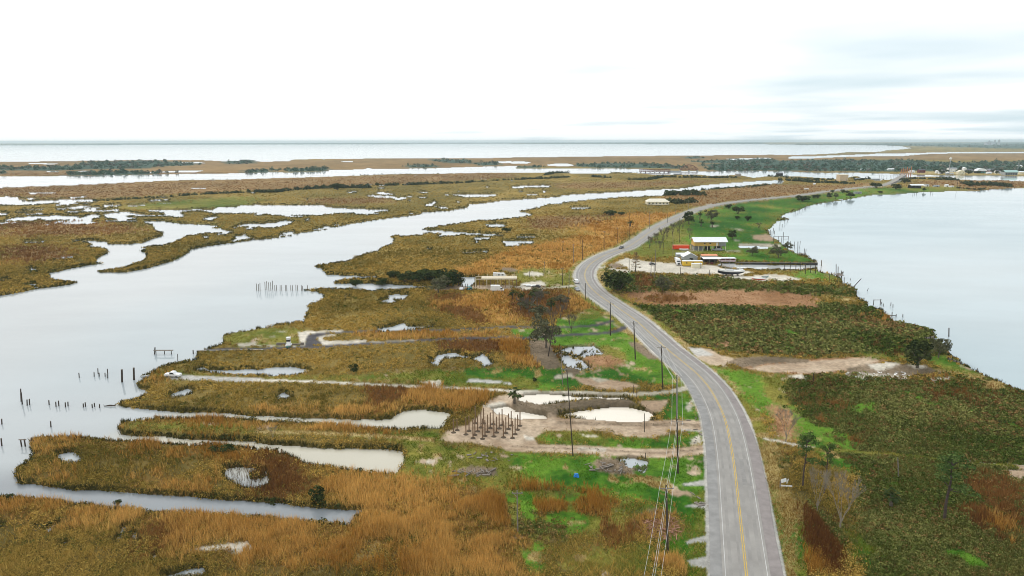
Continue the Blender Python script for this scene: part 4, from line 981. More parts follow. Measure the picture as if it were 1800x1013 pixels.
for v in range(3):                                            # shrub, unit 3 m
    mb = MB()
    for k in range(5):
        a = k * 1.3; mb.tube([(0, 0, -.1), (.4 * math.cos(a), .4 * math.sin(a), .8), (.8 * math.cos(a), .8 * math.sin(a), 1.7)], [.07, .05, .02], 5)
    balls = [(random.uniform(-1, 1), random.uniform(-1, 1), random.uniform(.6, 2.0), random.uniform(.5, .9), random.uniform(.5, .9)) for k in range(11)]
    kind('shrub', ('stem', mesh_of(mb, 'stem', bark)), ('crown', cards_mesh('crown', balls, 60, .2, (.026, .042, .014), (.07, .082, .026))))
for v in range(2):                                            # open grey-green tree, unit 6 m
    mb = MB(); random.seed(40 + v); limbs(mb, Vector((0, 0, -.2)), Vector((0, 0, 1)), 2.0, .22, 4, .75, 3, .12)
    balls = [(random.uniform(-2.2, 2.2), random.uniform(-2.2, 2.2), random.uniform(1.6, 5.4), random.uniform(.6, 1.2), random.uniform(.5, .9)) for k in range(20)]
    kind('open_tree', ('trunk', mesh_of(mb, 'trunk', bark)), ('crown', cards_mesh('crown', balls, 95, .19, (.075, .08, .038), (.155, .15, .085))))
for v in range(3):                                            # bare winter tree, unit 6.5 m
    mb = MB(); random.seed(60 + v); mb2 = MB()
    mb.tube([(0, 0, -.2), (.06, 0, .6), (.1, .05, 1.5)], [.15, .12, .1], 6)
    for k in range(5):
        a = k * 1.257 + v
        d0 = Vector((.55 * math.cos(a), .55 * math.sin(a), 1)).normalized()
        mb.tube([(.06, 0, .5 + .15 * k), tuple(Vector((.06, 0, .6 + .15 * k)) + d0 * .9)], [.075, .055], 5)
        limbs(mb2, Vector((.06, 0, .6 + .15 * k)) + d0 * .8, d0, 1.9, .045, 5, .5, 3, .14)
    kind('bare_tree', ('trunk', mesh_of(mb, 'trunk', bark_pale)), ('branches', mesh_of(mb2, 'branches', bark_pale)))
    mb2 = MB(); TWIG[0] = 3.6
    for k in range(5):
        a = k * 1.257 + v
        d0 = Vector((.4 * math.cos(a), .4 * math.sin(a), 1)).normalized()
        limbs(mb2, Vector((.06, 0, .6 + .15 * k)) + d0 * .3, d0, 2.1, .07, 3, .5, 3, .14)
    TWIG[0] = 1.0
    kind('thicket_tree', ('trunk', mesh_of(mb, 'trunk', bark)), ('branches', mesh_of(mb2, 'branches', bark)))
for v in range(3):                                            # slender pine, unit 10 m
    mb = MB(); random.seed(80 + v)
    mb.tube([(0, 0, -.2), (.1, 0, 3), (-.05, .1, 6), (.1, 0, 9.6)], [.2, .16, .12, .04])
    balls = []
    for k in range(17):
        z = random.uniform(4.8, 9.2); a = k * 2.4 + v; L = (2.6 - .22 * (z - 4.8)) * random.uniform(.6, 1.1)
        e = Vector((L * math.cos(a), L * math.sin(a), z + .35))
        mb.tube([(0, 0, z - .4), (e.x * .5, e.y * .5, z), tuple(e)], [.07, .05, .02], 5)
        balls.append((e.x, e.y, e.z + .1, random.uniform(.6, .95), random.uniform(.35, .55)))
        balls.append((e.x * .6, e.y * .6, e.z, random.uniform(.4, .6), .3))
    balls.append((.1, 0, 9.5, .7, .6))
    kind('pine_tree', ('trunk', mesh_of(mb, 'trunk', bark_dark)), ('crown', cards_mesh('crown', balls, 44, .17, (.055, .10, .025), (.13, .18, .05), low=-.6)))
for v in range(2):                                            # cabbage palm, unit 5 m
    mb = MB(); mb.tube([(0, 0, -.2), (.08, 0, 1.6), (.1, .05, 3.3)], [.3, .24, .28])
    cd = Cards(); tr = []
    for k in range(46):
        a = k * 2.4 + v; el = math.radians(random.uniform(-50, 75)); L = random.uniform(1.3, 2.0)
        d = np.array([math.cos(a) * math.cos(el), math.sin(a) * math.cos(el), math.sin(el)]); sd_ = np.array([-math.sin(a), math.cos(a), 0])
        c0 = np.array([.1, .05, 3.4]); c1 = c0 + d * L * .6; c2 = c0 + d * L + np.array([0, 0, -.45])
        tr += [(c0 - sd_ * .04, c0 + sd_ * .04, c1 + sd_ * .3), (c1 - sd_ * .42, c1 + sd_ * .42, c2), (c0 + sd_ * .04, c0 - sd_ * .04, c1 - sd_ * .3)]
    tr = np.array(tr); cd.add(tr, mix((.022, .042, .012), (.06, .075, .025), RNG.random(len(tr))))
    o_ = cd.build('fronds', leaf_mat); me_ = o_.data; bpy.data.objects.remove(o_)
    kind('palm_tree', ('trunk', mesh_of(mb, 'trunk', bark)), ('fronds', me_))
mb = MB(); mb.tube([(0, 0, -.2), (0, .05, 5), (0, 0, 10)], [.25, .15, .03])
balls = []
for k in range(24):
    z = 2.2 + k * .31; a = k * 2.4; L = 2.1 * (1 - (z - 1.5) / 9.5)
    mb.tube([(0, 0, z), (L * math.cos(a), L * math.sin(a), z + .3)], [.05, .02], 4); balls.append((L * .7 * math.cos(a), L * .7 * math.sin(a), z + .25, .6, .3))
kind('cypress_tree', ('trunk', mesh_of(mb, 'trunk', bark)), ('crown', cards_mesh('crown', balls, 22, .17, (.17, .10, .045), (.26, .17, .09))))
UNIT = dict(evergreen_tree=(6, 5.6), shrub=(3, 3), open_tree=(6, 6), bare_tree=(6.3, 6.2), thicket_tree=(6.3, 5.4), pine_tree=(10, 5.2), palm_tree=(4.9, 2.7), cypress_tree=(10, 4))
def plant(kd, px, py, wpx, ty, label, cat='tree', group=None, v=None, name=None):
    b = at(px, py)
    h = height_from(px, py, ty, b.z)
    w = wpx * b.y / (FPX * math.cos(PITCH)) * 1.02
    if kd == 'bare_tree' and py < 600: kd, name = 'thicket_tree', 'bare_tree'
    o = empty(name or kd, b, random.uniform(0, 6.28), label, cat, group)
    uh, uw = UNIT[kd]
    o.scale = (w / uw, w / uw, h / uh)
    if kd == 'evergreen_tree' and w > 1.15 * h: kd = 'shrub'
    uh, uw = UNIT[kd]
    o.scale = (w / uw, w / uw, h / uh)
    parts = random.choice(KINDS[kd]) if v is None else KINDS[kd][v % len(KINDS[kd])]
    for nm, me in parts:
        p = bpy.data.objects.new(nm, me); COL.objects.link(p); p.parent = o
    return o
random.seed(11)
for a in [
 ('pine_tree', 1411, 858, 44, 764, 'dark green pine left of the other roadside pine, above the white broken boards'),
 ('pine_tree', 1449, 866, 32, 778, 'slender leaning pine with a thin crown between two bare trees and the whitish track'),
 ('pine_tree', 1660, 915, 74, 801, 'tall spreading pine alone in the scrub near the right edge'),
 ('bare_tree', 1436, 902, 46, 822, 'greyish bare tree behind the larger silver bare tree by the road'),
 ('bare_tree', 1477, 930, 80, 832, 'large silver bare tree with fanned branches in the dark scrub'),
 ('bare_tree', 1381, 777, 44, 719, 'reddish brown bare thicket tree on the green strip beside the road'),
 ('palm_tree', 1566, 893, 30, 858, 'small dark palmetto with drooping fronds in the scrub'),
 ('evergreen_tree', 1612, 647, 56, 597, 'dark rounded oak standing in the flooded grass on the lake point'),
 ('open_tree', 1650, 629, 36, 592, 'wind swept tree on the tip of the lake point beside the dark oak'),
 ('open_tree', 960, 612, 56, 553, 'broad olive tree beside the leaning dark pole and the flooded lawn'),
 ('bare_tree', 1004, 583, 28, 548, 'small bare tree on the green lawn between two driveways'),
 ('evergreen_tree', 1087, 513, 50, 471, 'large dark bushy tree on the inside of the road bend'),
 ('open_tree', 1165, 514, 34, 482, 'brownish thicket tree right of the large bush in the road bend'),
 ('cypress_tree', 1117, 480, 20, 443, 'rust brown cypress on the white shell yard'),
 ('evergreen_tree', 1211, 394, 22, 371, 'flat topped tree on a bare trunk beside the road above the house'),
 ('palm_tree', 1230, 386, 8, 369, 'slim palm beside the flat topped roadside tree'),
 ('open_tree', 1250, 391, 23, 367, 'grey leafed roadside tree right of the slim palm'),
 ('palm_tree', 1232, 398, 10, 385, 'short palm below the slim palm by the road'), ('palm_tree', 1252, 400, 10, 387, 'short palm below the grey leafed roadside tree'),
 ('bare_tree', 1142, 437, 18, 412, 'bare tree at the near end of the roadside thicket by the grassy corner'),
 ('evergreen_tree', 1287, 421, 15, 403, 'dark two lobed tree on the lawn just behind the yellow house'),
 ('shrub', 1297, 376, 20, 361, 'grey green bush at the top of the lawn by the road'), ('shrub', 1281, 367, 12, 358, 'small dark bush at the road edge left of the grey green bush'),
 ('shrub', 1296, 386, 9, 378, 'little round bush in the open lawn'), ('shrub', 1314, 389, 11, 377, 'upright bush in the open lawn right of the little round bush'),
 ('bare_tree', 1334, 402, 16, 390, 'faint bare tree on the lawn near the lake'), ('open_tree', 1322, 450, 20, 432, 'brown tree on the lawn right of the yellow house'),
 ('open_tree', 1368, 453, 28, 431, 'wide brown tree on the green tongue beside the lake piers'),
 ('open_tree', 1384, 440, 18, 424, 'bleached scraggy tree at the water edge by the tall posts'),
 ('evergreen_tree', 1411, 354, 26, 342, 'long dark bush between road and lake where the lawn narrows'), ('shrub', 1431, 349, 9, 341, 'dark bush right of the long dark bush'), ('shrub', 1437, 349, 8, 340, 'taller dark bush in the pair above the lake lawn'),
 ('evergreen_tree', 1457, 349, 11, 338, 'dark tree on the narrow lawn above the small white boat'), ('open_tree', 1469, 350, 10, 339, 'pale green tree on the narrow lawn next to a dark tree'), ('evergreen_tree', 1495, 348, 14, 337, 'dark tree at the lake edge left of the grey shed'),
 ('shrub', 1463, 339, 7, 333, 'small bush on the road side of the narrow lawn'), ('shrub', 1481, 340, 7, 332, 'first of two small bushes on the far narrow lawn'), ('shrub', 1489, 340, 7, 334, 'second of two small bushes on the far narrow lawn'),
 ('evergreen_tree', 1540, 331, 18, 320, 'dark grove tree where the road reaches the bridge ramp'), ('evergreen_tree', 1575, 333, 17, 322, 'round green tree below the bridge ramp'), ('evergreen_tree', 1590, 322, 18, 312, 'blue grey tree beside the rust orange bridge'),
 ('shrub', 1547, 340, 8, 335, 'lone dark bush in the bright lawn by the far shore'), ('shrub', 1624, 337, 6, 329, 'dark upright bush at the end of the lawn below the grey barn'),
 ('evergreen_tree', 1704, 328, 13, 320, 'dark round tree alone on the brown point across the lake'),
 ('shrub', 625, 503, 22, 489, 'low round bush at the west end of the wooded spit'), ('shrub', 672, 502, 24, 487, 'second low bush on the wooded spit'), ('evergreen_tree', 692, 489, 24, 473, 'round dark tree behind the low spit bushes'),
 ('evergreen_tree', 735, 496, 42, 471, 'broad dark evergreen in the middle of the wooded spit'), ('evergreen_tree', 786, 504, 50, 470, 'largest darkest evergreen at the east end of the spit'), ('open_tree', 770, 516, 44, 486, 'lighter olive tree in front of the largest dark evergreen'),
 ('palm_tree', 937, 528, 17, 508, 'dark palm in the thicket beside the fallen pole'), ('palm_tree', 969, 547, 17, 523, 'dark palm nearest the lawn in the roadside thicket'), ('palm_tree', 916, 530, 14, 512, 'small palm in the middle of the thicket'), ('palm_tree', 901, 526, 15, 509, 'palm at the left end of the thicket near the van'),
 ('palm_tree', 904, 712, 24, 684, 'single palm on the bare ground behind the field of posts'),
 ('shrub', 622, 655, 16, 638, 'lone dark shrub in the marsh north of the shell track'), ('shrub', 558, 885, 28, 852, 'blue green shrub above the black reflecting canal end'), ('shrub', 400, 797, 30, 782, 'dark green shrub on the near canal bank'), ('shrub', 377, 796, 22, 784, 'smaller green shrub on the canal bank beside a dark green one'),
 ('shrub', 940, 671, 9, 663, 'small black green bush on the lawn by the shell track'), ('shrub', 17, 876, 14, 867, 'little dark bush at the canal mouth on the left edge'), ('shrub', 208, 888, 14, 877, 'spindly bush on the near bank of the dark canal'),
 ('evergreen_tree', 593, 334, 18, 319, 'tallest round tree in the levee tree line'), ('shrub', 1073, 379, 22, 368, 'larger of two dark bushes in the brown marsh'), ('shrub', 1092, 379, 12, 371, 'smaller of two dark bushes in the brown marsh'), ('palm_tree', 1108, 398, 11, 386, 'dark palm among the reeds by the tall pole'),
 ('shrub', 891, 409, 16, 399, 'dark bush at the end of the marsh creek'), ('bare_tree', 480, 772, 20, 748, 'bleached leafless sapling in the canal bank reeds'),
]:
    plant(*a[:5], a[5], 'palm' if a[0] == 'palm_tree' else 'bush' if a[0] == 'shrub' else 'tree')
for px, py, w, ty, lb in ((757, 494, 46, 471, 'dense evergreen between the broad one and the largest one on the spit'), (806, 503, 26, 478, 'small evergreen at the edge of the white pond on the spit'), (712, 496, 28, 480, 'rounded evergreen left of the broad one on the spit'), (950, 560, 40, 534, 'olive thicket tree behind the leaning dark pole'), (925, 545, 34, 526, 'brown green thicket tree right of the orange reeds'), (985, 535, 30, 516, 'thicket tree nearest the parked cars'), (948, 524, 34, 506, 'thicket tree under the fallen pole')):
    plant('evergreen_tree' if py < 510 else 'open_tree', px, py, w, ty, lb)
for px, py, w, ty in ((930, 556, 26, 517), (946, 549, 24, 507), (985, 562, 22, 531), (915, 546, 22, 519), (970, 577, 22, 540), (995, 549, 20, 520)):
    plant('bare_tree', px, py, w, ty, 'grey leafless tree in the thicket left of the road bend', 'tree', 'leafless trees of the bend thicket')
for k in range(16):
    px, py = (1643, 1651, 1656, 1662, 1683, 1687, 1700, 1703, 1711, 1720, 1733, 1747, 1752, 1759, 1768, 1794)[k], 302 + (k * 7) % 5
    plant('evergreen_tree', px, py, 7 + k % 4, py - 6 - k % 3, 'small green tree between the waterfront houses of the town', 'tree', 'trees among the town houses')
for px, py, w, ty in ((1153, 432, 18, 405), (1165, 428, 20, 398), (1172, 420, 18, 396), (1182, 414, 18, 390), (1192, 410, 18, 386), (1200, 402, 14, 384), (1212, 420, 14, 398), (1160, 440, 16, 420)):
    plant('bare_tree', px, py, w, ty, 'thin bare tree in the roadside thicket left of the yellow house', 'tree', 'bare trees of the roadside thicket')

# ------------------------------------------------------------------ poles, wires, pilings
def utility_pole(bx, by, tx, ty, label, arm=2.5, group='utility poles along the road', r=.15, m=None, arm_dir=0.0, cat='utility pole', n_ins=3):
    b, d = upright(bx, by, tx, ty)
    o = empty('utility_pole', b, 0, label, cat, group)
    MB().tube([(0, 0, -.5), tuple(d * .5), tuple(d)], [r * 1.15, r, r * .8], 8).build('shaft', m or wood_dark, o)
    tips = []
    if arm:
        c = d * (1 - .55 / d.length)
        MB().box((c.x, c.y - r, c.z), (arm, .12, .14), arm_dir).build('crossarm', wood_grey, o)
        for k in range(n_ins):
            e = (k / (n_ins - 1) - .5) * (arm - .2)
            p = (c.x + e * math.cos(arm_dir), c.y - r + e * math.sin(arm_dir), c.z + .07)
            MB().tube([p, (p[0], p[1], p[2] + .12), (p[0], p[1], p[2] + .26)], [.05, .075, .03], 6).build('insulator', porcelain, o)
            tips.append(b + Vector(p) + Vector((0, 0, .26)))
        MB().tube([(c.x - .7 * math.cos(arm_dir), c.y - r, c.z - .05), (c.x, c.y - r, c.z - .8)], .03, 4).build('brace', metal_grey, o)
        tips.append(b + d * (1 - 2.4 / d.length))
    return o, tips
near_tips = []
for bx, by, tx, ty, lb in ((1174, 972, 1171, 853, 'dark leaning utility pole nearest the camera, in front of the reddish debris patch'), (1192, 832, 1190, 737, 'utility pole on the lawn below the sandy driveways, its foot by the pale drive'),
      (1190, 742, 1190, 659, 'utility pole on the strip between the puddle and the road'), (1165, 684, 1162.5, 608, 'plain pole on the lawn left of the road above the shell drive'),
      (1117, 632, 1114, 565, 'plain pole on the roadside bank left of the wide tan driveway'), (1073, 590, 1073, 532, 'plain pole where the two dark driveways meet the road')):
    o_, t_ = utility_pole(bx, by, tx, ty, lb, 2.6, r=.19)
    near_tips.append(t_)
z_ = [2 * a - b for a, b in zip(near_tips[0], near_tips[1])]
zb = near_tips[0][3] * 2 - near_tips[1][3]
zo = empty('utility_pole', (zb.x, zb.y, .5), 0, 'utility pole on the verge just beyond the lower edge of the picture', 'utility pole', 'utility poles along the road')
MB().tube([(0, 0, -.5), (0, 0, zb.z + 1.9)], [.17, .13], 8).build('shaft', wood_dark, zo); MB().box((0, -.15, zb.z + 1.3), (2.6, .12, .14)).build('crossarm', wood_grey, zo)
for k, nm in enumerate(('outer wire of the road line over the lawn', 'middle wire of the road line over the lawn', 'inner wire of the road line nearest the asphalt', 'lowest wire of the road line below the crossarms')):
    P_ = [z_[k]] + [t[k] for t in near_tips]
    pts = []
    for a, b in zip(P_[:-1], P_[1:]):
        for i in range(10):
            t = i / 10; p = a.lerp(b, t); p.z -= .9 * 4 * t * (1 - t); pts.append(p)
    pts.append(P_[-1])
    o_ = MB().tube(pts, [.014 + .00009 * p.length for p in pts], 4).build('power_line', wire_mat)
    tag(o_, nm, 'power line', 'wires of the road line')
for bx, by, tx, ty, lb, arm in (
  (1007.5, 802, 996, 645, 'tallest dark pole, leaning, on the lawn beside the muddy puddle', 2.6), (989, 676, 986, 608, 'grey pole at the edge of the flooded patch', 0), (910, 936, 909, 862, 'thin pale pole in the orange reeds', 2.0),
  (1029, 527, 1029, 498, 'pole beside the road just below the bend', 0), (1000, 521, 1000.5, 480, 'pale pole beside the two parked cars', 0), (989, 502, 988, 470, 'dark pole on the green patch left of the bend', 1.8),
  (956, 485, 957, 460, 'pole in the reeds behind the white puddle', 0), (931, 487, 931, 477, 'short pole by the white puddle', 0), (1008, 463, 1008, 429, 'pale pole in the orange reeds left of the road', 1.8), (989, 444, 990, 424, 'short dark pole in the orange reeds', 1.4), (1021, 430, 1021, 415, 'far pole behind the orange reeds', 0),
  (1024, 457, 1024, 421, 'dark pole in the orange reeds nearest the bend', 0), (1062, 440, 1062, 406, 'dark pole left of the road by the lone car', 1.8), (1086, 428, 1086, 400, 'pole with a crossarm beside the road past the lone car', 2.0), (1106, 421, 1106, 374, 'very tall thin pole left of the road', 0), (1046, 418, 1046, 395, 'pole in the marsh behind the road poles', 0),
  (1142, 403, 1142, 371, 'pale pole by the road in front of the white long building', 0), (1187, 377, 1187, 360, 'pale pole beside the white long building', 0), (1173, 392, 1173, 375, 'thin pole in the brush by the road', 0), (1210, 369, 1210, 352, 'pole past the white long building', 0), (1259, 358, 1259, 337, 'thin pole on the brown field beside the road', 0), (1308, 351, 1308, 335, 'dark pole on the brown field by the road', 0), (1345, 348, 1345, 334, 'distant pole beside the narrowing road', 0),
  (1144, 488, 1145, 454, 'dark pole on the white shell yard left of the truck', 0), (1152.5, 477, 1152, 439, 'lamp post pole on the white shell yard', 0), (1150, 490, 1150, 467, 'short pole at the front of the white shell yard', 0), (1196, 486, 1196, 470, 'stub pole in front of the yellow container', 0), (1247, 485, 1247, 475, 'stub pole left of the black hulled boat', 0), (1165.5, 447, 1166, 426, 'lamp pole on the grass left of the red trailer', 0), (1183, 453, 1183, 414, 'pale pole in front of the red trailer', 0), (1194, 427, 1194, 384, 'tall dark pole behind the red trailer', 0),
  (1106, 475, 1106, 456, 'pale short pole at the mouth of the shell yard', 0), (1430, 673, 1430, 656, 'short dark post at the edge of the brown dirt lot', 0), (1417, 592, 1417, 575, 'short dark post in the green scrub', 0), (1580, 839, 1578, 805, 'thin whitish pole in the scrub below the track', 0), (1232, 472, 1232, 461, 'short post by the cream box', 0),
  (1683, 328, 1684, 307, 'thin pole on the brown point across the lake', 0), (1697, 318, 1697, 304, 'pole on the far bank by the town water', 0), (1491, 320, 1502, 303, 'slanting pale mast by the beige building', 0)):
    utility_pole(bx, by, tx, ty, lb, arm, None, .12 if by > 600 else .16, wood_grey if 'pale' in lb or 'whit' in lb or 'grey' in lb else wood_dark)
b, d = upright(963.5, 627, 975, 560)
solo('leaning_pole', MB().tube([(0, 0, -.3), tuple(d * .5), tuple(d)], [.2, .17, .13], 8), wood_dark, b, 'dark broken pole leaning over the mud beside the olive tree', 'pole')
b = at(935, 536); e_ = at(959, 512, 2.6) - b
solo('fallen_pole', MB().tube([(0, 0, .4), tuple(e_)], [.16, .13], 6), wood_grey, b, 'pale fallen pole lying slanted in the thicket by the road bend', 'pole')
for bx, by, ty, lb in ((1133, 760, 727, 'taller thin post beside the cream puddle'), (1134.5, 806, 796, 'short post on the edge of the lower sandy drive'), (1114, 692, 677, 'left post of the pair on the shell drive'), (1119.5, 700, 684, 'right post of the pair on the shell drive'), (1035, 652, 634, 'thin post in the flooded brown patch')):
    b, d = upright(bx, by, bx, ty)
    solo('post', MB().tube([(0, 0, -.3), tuple(d)], [.1, .08], 6), wood_dark, b, lb, 'post')

PILE_N = [0]
def pilings(s, label, group, r=.16, m=None, lean=0.0):
    for t in s.split():
        bx, by, ty = [float(q) for q in t.split(',')]
        b, d = upright(bx, by, bx + random.uniform(-.5, .5) + lean, ty)
        o = empty('piling', b, 0, label, 'piling', group)
        MB().tube([(0, 0, -1.2), tuple(d)], [r, r * .92], 8).build('post', m or wood_dark, o)
        MB().tube([tuple(d), tuple(d * (1 + .12 / d.length))], [r * 1.04, r * .7], 8).build('worn_top', wood_grey, o)
pilings("451,511,499 454,511,500 457,512,498 466,510,496 469,510,495 472.5,511,497 476,511,497 479,509,494 483,511,502 486,511,502 492,511,502 495,511,502 502,511,502 504,511,502 511,511,502 514,511,502 520,511,501 523,511,502 530,511,502 532,511,503 540,510,502",
        'grey piling in the double row of an old dock ending at the marsh point', 'dock pilings in the river by the marsh point', .17, wood_grey)
pilings("139,664,656 165,662,655 174,662,656 184.5,662,656 188,665,658 172,657,648 189,657,649", 'short piling in the loose cluster off the car point', 'short pilings off the car point', .15)
pilings("214,672,650", 'thick tall piling left of its twin off the car point', None, .3)
pilings("235,668,647", 'thick tall piling nearest the small white boat', None, .3)
pilings("312,637,623", 'thin tall post at the marsh edge above the parked car', None, .13)
pilings("339.5,622,616", 'single stub between the pier remnant and the bulkhead', None, .2)
pilings("47,713,703 51.5,712,702 86,712,704 98,715,707 103,714,705 114.5,716,708 119,714,707 146,716,710 150,715,708 162,717,711 166,715,709 174.5,717,711", 'short piling in the broken line left of the driftwood', 'broken line of pilings near the canal mouth', .16)
pilings("36.5,706,684", 'tallest post at the left end of the broken piling line', None, .17)
pilings("39,711,690", 'leaning post against the tallest one at the left end', None, .16, lean=-1.5)
pilings("89,751,741", 'lone piling in open water between the canals and the line', None, .16)
pilings("2.5,746,737", 'piling cut by the left edge, upper of two', None, .16)
pilings("2.5,784,771", 'piling cut by the left edge, lower of two', None, .17)
# right shore
pilings("1379.8,476,462.5 1389,477,461 1399,476,463 1407,477,464 1415.8,482,465 1425,480,465 1433.6,481,462", 'tall piling in the row across the boat slip', 'row of pilings across the boat slip', .2)
pilings("1397,437,425 1389.5,436,424.5", 'leaning post beside the scraggy waterside tree', 'posts beside the scraggy waterside tree', .16)
pilings("1402.5,448,425", 'taller post at the end of the little lake dock', None, .22)
pilings("1405.5,437,424", 'slanted post touching the taller dock post', None, .14, lean=1.2)
pilings("1376.7,428,408.5", 'tall post carrying the railing above the lake lawn', None, .2)
pilings("1444,468,458", 'thick weathered piling off the boat slip', None, .3, wood_grey)
pilings("1470,484,465 1473,499,469 1479,488,476 1462,484,479", 'post of the wrecked dock on the lake shore', 'posts of the wrecked lake dock', .2)
pilings("1458,497,482 1484.5,500,488", 'short post at the foot of the wrecked dock', 'short posts by the wrecked dock', .12)
pilings("1495,493,490 1511,527,523 1514,528,524 1519,527,524", 'small stub close to the lake bank', 'small stubs by the lake bank', .13)
pilings("1550,535,531 1553,539,534 1566,538,532 1570,541,535", 'short piling beyond the timber frame in the lake', 'short pilings beyond the timber frame', .15)
pilings("1557,551,547 1568,558,549 1575,558,553", 'piling carrying the low beam off the scrub shore', 'pilings of the low beam', .17)
pilings("1587.5,558,553", 'outermost stub past the low beam', None, .17)
pilings("1668.5,592,577", 'lone tall piling far out in the lake', None, .2)
pilings("1718,654,648", 'small post on the muddy lake bank', None, .12)
for s_, lb, g_ in (("1396,374,367 1399,376,369 1403,373,366 1406,371,365 1410,372,366 1414,369,364 1416,368,364", 'dark stub in the old pier rows below the lake lawn', 'old pier stubs below the lake lawn'), ("1371,398,390 1375,400,394 1380,394,388 1384,391,386 1354,413,405 1357,416,407 1361,412,406 1360,406,401", 'dark stub of the ruined piers beside the lawn', 'ruined pier stubs beside the lawn'),
   ("1450,360,356 1454,359,355 1459,358,354 1479,355,351", 'tiny stub along the far lawn shore', 'tiny stubs along the far lawn shore'), ("1605,342,338 1608,341,337 1611,342,338 1636,341,337 1640,340,336", 'tiny stub at the tip of the far green point', 'tiny stubs at the far green point'), ("1546,312,307 1550,312,308 1554,311,308 1559,312,308 1565,312,308 1568,312,306 1571,312,306 1575,311,307 1578,312,306 1582,311,307", 'dark piling of the fender beside the rusty bridge', 'fender pilings by the rusty bridge')):
    pilings(s_, lb, g_, .22)
def beam(name, pts, r, m, label, cat, box=None):
    b = Vector(pts[0]); mb = MB()
    mb.tube([tuple(Vector(p) - b) for p in pts], r, 6)
    return solo(name, mb, m, b, label, cat)
def high(px, py, base):
    """point seen at (px, py) above the plan distance of a base point"""
    d = ray(px, py); t = base.y / d.y
    return Vector((d.x * t, d.y * t, CAM_H + d.z * t))
# pier remnant in the river
b0 = at(288, 623)
o = empty('pier_remnant', b0, 0, 'narrow wooden pier remnant on three legs standing in the river', 'pier')
for x0, yb in ((274, 624), (289, 624), (301, 623)):
    p = high(x0, yb, b0) - b0; q = high(x0, 617, b0) - b0
    MB().tube([(p.x, 0, -1), (q.x, 0, q.z)], .14, 6).build('leg', wood_dark, o)
p, q = high(270.5, 616.6, b0) - b0, high(304, 616.6, b0) - b0
MB().box(((p.x + q.x) / 2, 0, (p.z + q.z) / 2 + .1), (q.x - p.x, .9, .18)).build('deck', wood_grey, o)
p, q = high(271, 621, b0) - b0, high(272.5, 611, b0) - b0
MB().tube([(p.x, 0, -.5), (q.x, 0, q.z)], .2, 6).build('mooring_post', wood_dark, o)
for bx, by, pxs, ytop, lb in ((40, 785, ((36, 773), (42.5, 772)), 773, 'broken timber frame standing in the water off the brown island'), (57, 779, ((55, 769.5), (59, 774)), 776, 'broken post frame against the brown island corner'), (1542, 537, ((1536.3, 527), (1548.3, 526)), 527.5, 'square timber frame standing in the lake'), (1410, 449, ((1414.5, 437), (1417, 438)), 446.5, 'little lake dock with two end posts')):
    b0 = at(bx, by); o = empty('timber_dock', b0, 0, lb, 'dock')
    ends = []
    for x0, yt in pxs:
        q = high(x0, yt, b0) - b0; MB().tube([(q.x, 0, -1), (q.x, 0, q.z)], .17, 6).build('post', wood_dark, o); ends.append(q)
    zb_ = (high(bx, ytop, b0) - b0).z
    xl = ends[0].x if 'dock' not in lb else (high(1403, ytop, b0) - b0).x
    MB().box(((xl + ends[1].x) / 2, 0, zb_), (ends[1].x - xl + .8, .3 if 'dock' not in lb else 2.4, .2)).build('beam', wood_grey, o)
for x0, y0, x1, y1, r, lb in ((1500, 504, 1514, 490, .22, 'long log leaning out of the lake near the shore'), (1524, 512, 1526.5, 507, .14, 'short leaning log in the lake')):
    b, d = upright(x0, y0, x1, y1)
    solo('leaning_log', MB().tube([(0, 0, -.4), tuple(d)], [r, r * .8], 7), wood_dark, b, lb, 'log')
b0 = at(1567, 557); p, q = high(1559, 554.5, b0), high(1575.5, 555, b0)
beam('low_beam', [p, q], .14, wood_dark, 'low horizontal beam between two posts off the scrub shore', 'beam')
b0 = at(1377, 428); p, q = high(1360, 416, b0), high(1386, 416.5, b0)
o = empty('dock_railing', p, 0, 'dark dock railing with posts above the green lake bank', 'railing')
L_ = (q - p).length
MB().box((L_ / 2, 0, 0), (L_, .18, .2)).build('rail', wood_dark, o); MB().box((L_ * .83, 0, -1.9), (L_ * .33, .14, .16)).build('rail', wood_dark, o)
for f in (0.0, .33, .55, 1.0): MB().tube([(L_ * f, 0, .2), (L_ * f, 0, -p.z - .5)], .14, 6).build('post', wood_dark, o)
# driftwood
b0 = at(193, 715)
mb = MB(); mb.tube([(-1.6, 0, .15), (0, .1, .35), (1.6, 0, .3)], [.1, .22, .16], 6); mb.tube([(1.2, 0, .2), (1.9, .2, 1.0)], [.14, .05], 5); mb.tube([(-1.4, 0, .1), (-1.9, .1, .6)], [.08, .03], 5); mb.tube([(.2, 0, .3), (.6, -.5, .6)], [.1, .04], 5)
solo('driftwood', mb, wood_dark, b0, 'dark branched driftwood lying off the marsh tip', 'driftwood')

# field of foundation posts: each post in its dug collar
for t in "195,795,530 265,750,520 440,835,500 502,765,470 580,908,530 617,845,545 625,610,275 672,772,455 737,695,385 768,920,520 790,612,310 817,865,545 868,780,440 922,708,400 978,628,318 992,875,560 1045,793,480 1098,715,400 1155,650,330 1180,892,560 1228,808,490 1283,725,420 1335,658,370 1360,905,565 1412,828,500 1462,740,440 1508,662,375".split():
    x0, yb, yt = [float(q) for q in t.split(',')]
    bx, by, ty = 780 + x0 / 11.25, 690 + yb / 11.25, 690 + yt / 11.25
    b, d = upright(bx, by, bx, ty)
    o = empty('foundation_post', b, random.uniform(-.1, .1), 'brown timber foundation post in a ring of dug earth on the bare lot', 'post', 'foundation posts of the unbuilt house')
    MB().box((0, 0, d.z / 2 - .2), (.26, .26, d.z + .4)).build('post', wood_pile, o)
    MB().tube([(0, 0, -.05), (0, 0, .10), (0, 0, .16)], [.72, .58, .2], 10).build('earth_collar', earth, o)

